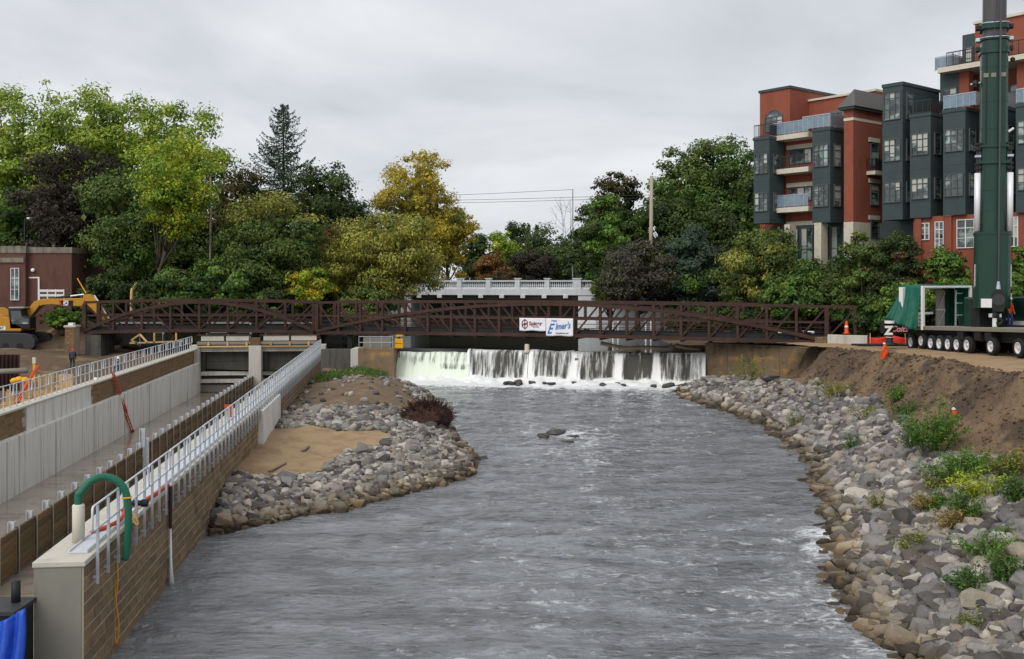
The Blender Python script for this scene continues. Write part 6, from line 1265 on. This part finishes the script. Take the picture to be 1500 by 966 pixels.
def spruce(label, u, vt, vb, wpx, Y, mt, zb=6.2, n=9000, seed=3, group='trees along the river', thin=.35):
    rng = np.random.default_rng(seed); s = Y / FPX; X0 = (u - 750) * s; zt = ZC - (vt - HOR) * s; zc0 = ZC - (vb - HOR) * s; g = thing('tree', label, 'tree', (X0, Y, zb), 0, group); H = zt - zb; R0 = wpx * s / 2
    m = MB(); m.tube([(0, 0, -.5), (.05, 0, H * .5), (0, 0, H)], [.32, .2, .03], 8); Pl = []; Nl = []
    nb = 120
    for i in range(nb):
        f_ = (i / nb) ** .9; z = (zc0 - zb) + (H - (zc0 - zb)) * f_; L_ = R0 * (1 - f_) ** .62 * rng.uniform(.5, 1.15) + .2; t = i * 2.4 + rng.normal() * .3; dr = np.array([math.cos(t), math.sin(t), 0]); k = 5
        pts = [np.array([0, 0, z]) + dr * L_ * a + np.array([0, 0, -.16 * L_ * math.sin(a * 2.2) + .36 * L_ * a ** 3]) for a in np.linspace(0, 1, k)]
        m.tube([Vector(p) for p in pts], [.06, .05, .04, .03, .015], 4); q = int(n / nb * (1.6 - f_) * (thin if f_ > .62 else 1))
        for _ in range(q):
            a = rng.uniform(.15, 1); j = min(int(a * (k - 1)), k - 2); fr = a * (k - 1) - j; p = pts[j] * (1 - fr) + pts[j + 1] * fr; sd = np.array([-dr[1], dr[0], 0]) * rng.normal() * .28 * L_ * (1.1 - a) * .8
            Pl.append(p + sd + np.array([0, 0, -abs(rng.normal()) * .22])); Nl.append(np.array([0, 0, .6]) + rng.normal(size=3) * .6)
    m.build('trunk', 'bark_dark', g, True); leaves_mesh('crown', np.array(Pl), np.array(Nl), .34, mt, g, rng, .8, .4); return g
T = tree
# --- left bank, back to front
T('tall light green tree at the far left edge behind the brick building', 30, 118, 400, 170, 132, 'lf_lime', 12000, .42, clump=.12, shape='broad', tr=.4)
T('tallest light green tree behind the dark maroon tree', 140, 100, 380, 190, 134, 'lf_lime', 14000, .42, clump=.11, tr=.45)
T('light green tree with feathery top right of the tallest tree', 255, 148, 400, 150, 130, 'lf_lime', 11000, .42, clump=.12, tr=.35)
T('dense dark green tree low at the left edge behind the brick building', 8, 280, 440, 110, 122, 'lf_mid', 7000, .4, second=('lf_dark', .5, 'rand'))
for (u, vt, w_, mt, lab) in ((60, 330, 120, 'lf_dark', 'dark understorey tree behind the brick building'), (165, 330, 130, 'lf_dark', 'dark understorey tree behind the splintered trunk'), (265, 320, 130, 'lf_olivedark', 'dark understorey tree behind the yellow-green tree'), (350, 330, 110, 'lf_dark', 'dark understorey tree left of the olive round tree'), (465, 330, 110, 'lf_dark', 'dark understorey tree right of the olive round tree'), (505, 370, 80, 'lf_dark', 'dark understorey tree left of the willow trunk')):
    T(lab, u, vt, 452, w_, 121, mt, 7500, .40, zb=4)
T('big dark maroon-brown tree behind the brick building', 105, 213, 440, 150, 117, 'lf_maroon', 12000, .36, clump=.13, trunk='bark_dark', tr=.4)
T('mid green tree with thin leaning trunks left of the yellow-green tree', 180, 245, 425, 135, 108, 'lf_olivedark', 10000, .32, shape='vase', second=('lf_mid', .4, 'rand'), tr=.2, tdx=1)
T('bright yellow-green tree with slender grey trunk above the short footbridge span', 252, 212, 352, 150, 105, 'lf_yellowgreen', 7500, .30, clump=.12, shape='vase', tr=.2, tdx=-1.6, lean=1.0, zb=5.2)
T('dark reddish green tree between the yellow-green tree and the spruce', 345, 228, 430, 110, 124, 'lf_brown', 8000, .36, second=('lf_dark', .5, 'rand'))
spruce('tall blue-green spruce rising above its neighbours', 415, 152, 330, 160, 128, 'lf_spruce', n=16000, thin=.5)
T('dark green round-topped tree right of the spruce', 480, 222, 430, 130, 126, 'lf_dark', 12000, .36, clump=.13, tr=.35)
T('dark green tree behind the willow left of the golden tree', 540, 300, 440, 110, 126, 'lf_dark', 8000, .36)
T('broad rounded olive green tree behind the joint of the footbridge', 400, 292, 448, 150, 107, 'lf_olivedark', 14000, .30, clump=.14, shape='broad', tr=.3, second=('lf_olive', .22, 'top'))
T('golden yellow tree right of the spruce', 618, 226, 415, 120, 146, 'lf_gold', 12000, .36, clump=.13, tr=.35, second=('lf_olive', .25, 'rand'))
T('smaller golden yellow crown leaning toward the road bridge', 655, 300, 415, 80, 150, 'lf_gold', 7000, .34)
T('olive willow with dark forked trunk left of the road bridge', 562, 306, 446, 165, 110, 'lf_willow', 16000, .28, clump=.12, shape='broad', trunk='bark_dark', tr=.24, droop=1.2, zb=3.5, tdx=-1.2, second=('lf_olive', .4, 'rand'))
T('small red-leaved bush among the dark trees below the spruce', 492, 330, 385, 60, 118, 'lf_red', 2500, .32, name='shrub')
T('yellow-leaved bush at the footbridge joint', 452, 392, 450, 70, 104, 'lf_yellowgreen', 3500, .28, name='shrub', zb=3.0, second=('lf_yellow', .3, 'rand'))
T('green bush under the yellow-green tree', 330, 380, 455, 110, 103, 'lf_mid', 6000, .3, name='shrub', zb=2.5, second=('lf_bright', .3, 'rand'))
T('sparse green bush left of the splintered trunk', 160, 395, 460, 80, 104, 'lf_dark', 4500, .3, name='shrub', zb=4)
T('dark green bush behind the left footbridge span', 255, 400, 470, 110, 103, 'lf_mid', 6500, .3, name='shrub', zb=2.2, second=('lf_dark', .5, 'rand'))
T('low green weeds bush beside the excavator', 92, 455, 478, 62, 98.5, 'lf_bright', 2600, .26, name='shrub', zb=4)
T('dark bush behind the short footbridge span near its joint', 395, 425, 485, 120, 104, 'lf_dark', 6500, .3, name='shrub', zb=2.2, second=('lf_mid', .4, 'rand'))
T('dark undergrowth bush at the left end of the footbridge', 130, 425, 470, 90, 106, 'lf_dark', 4500, .3, name='shrub', zb=4)
T('green bush at the water below the olive willow', 535, 425, 492, 110, 105, 'lf_olivedark', 6000, .28, name='shrub', zb=2.4)
# --- far centre
for (u, vt, vb, w_, Y, mt, lab) in ((700, 345, 430, 60, 175, 'lf_dark', 'distant dark tree right of the golden tree'), (738, 340, 425, 60, 180, 'lf_yellowgreen', 'distant yellow-green tree above the road bridge'), (722, 375, 430, 50, 165, 'lf_orange', 'distant orange-brown tree above the balustrade'), (757, 326, 420, 40, 205, 'lf_dark', 'distant grey-green tree with open top'), (745, 395, 425, 50, 160, 'lf_brown', 'distant low brown bush above the balustrade'), (800, 340, 430, 90, 175, 'lf_dark', 'distant dark tree at the centre of the skyline'), (838, 350, 430, 90, 165, 'lf_dark', 'distant dark tree left of the tall right-hand trees'), (780, 375, 430, 70, 160, 'lf_maroon', 'distant dark maroon bush above the balustrade')):
    T(lab, u, vt, vb, w_, Y, mt, 4500, .42, group='distant trees beyond the road bridge')
spruce('small distant dark conifer left of the centre skyline', 774, 327, 400, 18, 185, 'lf_mid', n=2500, seed=21, group='distant trees beyond the road bridge', thin=1); spruce('small distant green conifer right of its twin', 786, 329, 400, 22, 180, 'lf_mid', n=2500, seed=22, group='distant trees beyond the road bridge', thin=1)
bt2 = thing('tree', 'bare leafless treetop against the sky above the road bridge', 'tree', P(818, 400, 170), 0, 'distant trees beyond the road bridge'); m = MB(); r = random.Random(3)
def br(p, d, l, w_, k):
    q = p + d * l; m.tube([p, q], [w_, w_ * .7], 4)
    if k: 
        for _ in range(3): br(q, (d + Vector((r.gauss(0, .5), r.gauss(0, .5), r.gauss(.1, .3)))).normalized(), l * .68, w_ * .6, k - 1)
br(Vector((0, 0, -4)), Vector((.1, 0, 1)), 7, .09, 3); m.build('trunk', 'bark', bt2)
# --- right bank
T('large green tree at the left of the apartment block', 1040, 205, 420, 150, 118, 'lf_mid', 14000, .36, clump=.13, tr=.4, second=('lf_olivedark', .5, 'rand'))
T('tall green tree crown touching the apartment block', 1092, 198, 400, 80, 114, 'lf_mid', 8000, .34, second=('lf_dark', .4, 'rand'))
T('pale olive green tree behind the wooden pole', 992, 225, 400, 90, 124, 'lf_olivedark', 8000, .36, clump=.13)
T('dark brown-green tree left of the wooden pole', 905, 248, 420, 100, 122, 'lf_dark', 11000, .36, clump=.13, second=('lf_brown', .25, 'top'), tr=.3)
T('dark tree at the left end of the right-hand woods', 862, 320, 440, 70, 124, 'lf_dark', 7000, .36)
T('fresh green tree in the middle of the right-hand woods', 900, 290, 420, 90, 116, 'lf_bright', 10000, .32, clump=.14, second=('lf_dark', .4, 'rand'))
T('dark green tree behind the purple bush', 980, 300, 440, 110, 116, 'lf_dark', 10000, .34)
T('dusky purple-brown bush right of the road bridge', 935, 352, 455, 120, 106, 'lf_purple', 9000, .30, name='shrub', zb=4)
T('blue-green bush beside the purple bush', 1005, 335, 450, 90, 106, 'lf_blue', 8000, .30, name='shrub', zb=4, second=('lf_mid', .2, 'rand'))
T('dark tree filling the gap below the large green tree', 1050, 310, 450, 100, 112, 'lf_dark', 9000, .34)
T('olive willow hanging below the first bay of the apartment block', 1112, 335, 452, 125, 87, 'lf_olivedark', 13000, .24, clump=.12, droop=1.2, zb=4, second=('lf_olive', .3, 'rand'), shape='broad')
T('green ivy shrub hanging at the road bridge abutment', 893, 405, 452, 42, 112, 'lf_olivedark', 3000, .26, name='shrub', zb=4)
for (u, vt, vb, w_, Y, mt, lab, sec) in ((1165, 405, 470, 90, 82, 'lf_mid', 'green bush behind the right end of the footbridge', ('lf_bright', .3, 'rand')), (1148, 412, 448, 40, 83, 'lf_yellowgreen', 'small yellow-green bush behind the footbridge near the willow', None), (1215, 378, 475, 100, 81.5, 'lf_mid', 'leafy bush below the red brick tower', ('lf_dark', .4, 'rand')),
        (1262, 348, 470, 80, 79, 'lf_olivedark', 'dark bush in front of the limestone base', ('lf_mid', .4, 'rand')), (1312, 338, 460, 75, 77, 'lf_dark', 'dark green tree in front of the brick ground storey', ('lf_brown', .2, 'rand')), (1330, 410, 490, 80, 75.5, 'lf_mid', 'green bush behind the tarp shelter', ('lf_bright', .4, 'rand')), (1388, 360, 470, 60, 73.5, 'lf_bright', 'light green locust bush left of the crane boom', ('lf_dark', .4, 'rand')),
        (1265, 430, 490, 100, 78.5, 'lf_mid', 'ivy covered hedge behind the orange fence', ('lf_dark', .5, 'rand')), (1405, 405, 490, 60, 73, 'lf_mid', 'green bush seen through the tarp shelter', ('lf_bright', .4, 'rand')), (1496, 362, 450, 40, 69, 'lf_bright', 'green bush right of the crane boom at the picture edge', None), (1100, 440, 490, 120, 86, 'lf_dark', 'dark undergrowth behind the footbridge on the right', None), (1020, 445, 492, 100, 98, 'lf_dark', 'dark undergrowth at the pond edge right of the banners', None)):
    T(lab, u, vt, vb, w_, Y, mt, 6000, .24, name='shrub', zb=min(4.2, ZC - (vb - HOR) * Y / FPX - .2), second=sec, group='bushes on the right bank', clump=.15)
# --- plants on the right riprap bank
def plant(label, u, v, z, wpx, hpx, mt, n, leaf, sd, asp=.35):
    p = G(u, v, z); p.z = float(right_z(p.x, p.y)) if p.x > 5 else z; rng = np.random.default_rng(sd); s = p.y / FPX; g = thing('weed_clump', label, 'weed', p, 0, 'weeds on the right bank'); w2, h = wpx * s / 2, hpx * s; m = MB(); Pl = []; Nl = []
    for i in range(int(14 + wpx * .15)):
        t = rng.uniform(0, 6.28); r_ = w2 * rng.uniform(.1, 1) ** .7; tip = np.array([r_ * math.cos(t), r_ * .8 * math.sin(t), h * rng.uniform(.45, 1.05) * (1 - .35 * r_ / w2)]); b0 = tip * np.array([.25, .25, 0]); mid = (b0 + tip) / 2 + np.array([0, 0, h * .1]); m.tube([Vector(b0), Vector(mid), Vector(tip)], [.014, .010, .004], 4)
        for _ in range(int(n / (14 + wpx * .15))):
            a = rng.uniform(.3, 1.05); q = (1 - a) ** 2 * b0 + 2 * a * (1 - a) * mid + a * a * tip; Pl.append(q + rng.normal(size=3) * .06 * np.array([1.6, 1.6, .8])); Nl.append(np.array([0, 0, .7]) + rng.normal(size=3) * .5)
    m.build('stems', 'lf_olivedark', g); leaves_mesh('foliage', np.array(Pl), np.array(Nl), leaf, mt, g, rng, .3, asp)
PL = [('tall bright green sumac on the soil bank beside the orange marker', 1365, 650, 2.2, 95, 80, 'lf_bright', 2600, .15), ('feathery green weed trailing left of the tall sumac', 1310, 590, 2.4, 55, 28, 'lf_bright', 700, .13), ('green weed patch spreading below the tall sumac', 1410, 690, 2.0, 95, 45, 'lf_bright', 1700, .13), ('yellow-green weeds at the right edge below the soil bank', 1440, 705, 2.2, 80, 50, 'lf_yellowgreen', 1300, .12), ('dark leafy weed in the stones at the right', 1418, 745, 1.7, 60, 45, 'lf_mid', 1000, .13), ('dry straw-coloured weed tuft among the stones', 1360, 742, 1.2, 55, 32, 'lf_straw', 900, .11), ('dry weeds and green stalks above the straw tuft', 1400, 770, 1.3, 60, 36, 'lf_straw', 800, .11), ('faded weeds between stones below the straw tuft', 1345, 800, .9, 60, 38, 'lf_olive', 700, .11),
      ('green weed tuft among the lower right stones', 1425, 862, 1.0, 70, 40, 'lf_mid', 1100, .10), ('leafy green weed at the right edge among large stones', 1478, 842, 1.4, 55, 52, 'lf_mid', 1100, .10), ('yellowish weeds at the top of the riprap near the training wall', 1225, 592, 1.5, 75, 30, 'lf_olive', 900, .12), ('small green weed in the middle of the riprap', 1250, 650, 1.2, 45, 28, 'lf_mid', 500, .11), ('grassy weeds by the water end of the training wall', 1095, 565, .7, 55, 38, 'lf_olive', 800, .13), ('thin weed on the stones near the waterline', 1165, 615, .9, 35, 26, 'lf_olive', 350, .11), ('young yellow weed at the foot of the soil bank', 1290, 715, 1.3, 40, 25, 'lf_olive', 400, .10), ('small green weed below the dry weeds', 1470, 770, 1.9, 35, 22, 'lf_bright', 400, .10), ('green weeds at the edge of the soil left of the sumac', 1330, 618, 2.1, 45, 22, 'lf_mid', 500, .12), ('trailing olive weeds under the soil bank at the right edge', 1480, 672, 2.6, 60, 40, 'lf_olive', 900, .12)]
PL += [('feathery fern-like weed right of the tall sumac', 1425, 668, 2.4, 80, 45, 'lf_bright', 1300, .13), ('low pale weeds under the soil slope near the wall', 1270, 607, 1.9, 60, 26, 'lf_olive', 700, .12), ('low green weeds right of the pale weeds', 1345, 640, 2.2, 55, 30, 'lf_mid', 700, .12), ('green weeds at the far right edge above the stones', 1492, 705, 2.5, 60, 48, 'lf_mid', 1100, .12), ('straw weeds on the soil left of the small orange marker', 1375, 690, 2.0, 60, 34, 'lf_olive', 700, .12), ('scattered fern weeds on the upper stones left of the dark leafy weed', 1385, 715, 1.9, 70, 34, 'lf_bright', 900, .11), ('low yellowish weeds on the stones nearest the bottom right corner', 1440, 905, .9, 60, 30, 'lf_olive', 600, .09), ('broad green weed low on the right edge stones', 1450, 830, 1.1, 90, 40, 'lf_bright', 1400, .10)]
for i, a in enumerate(PL): plant(a[0], a[1], a[2], a[3], a[4] * 1.25, a[5] * 1.2, a[6], int(a[7] * 1.4), a[8], 900 + i)
# grass on the bar by the abutment
rng = np.random.default_rng(77); Pl = []; 
for _ in range(2600):
    x = rng.uniform(-14.5, -9.5); y = rng.uniform(72, 86)
    if vnoise(x * .6, y * .3, 88) < .5: continue
    Pl.append((x, y, float(spit_z(x, y)) + rng.uniform(.0, .32)))
Pl = np.array(Pl); Nn = rng.normal(size=(len(Pl), 3)); Nn[:, 2] *= .2
o = leaves_mesh('bar_grass', Pl, Nn, .42, 'lf_mid', None, rng, -1.5, .18); tag(o, 'tufts of green grass on the bar beside the weir abutment', 'grass', kind='stuff')
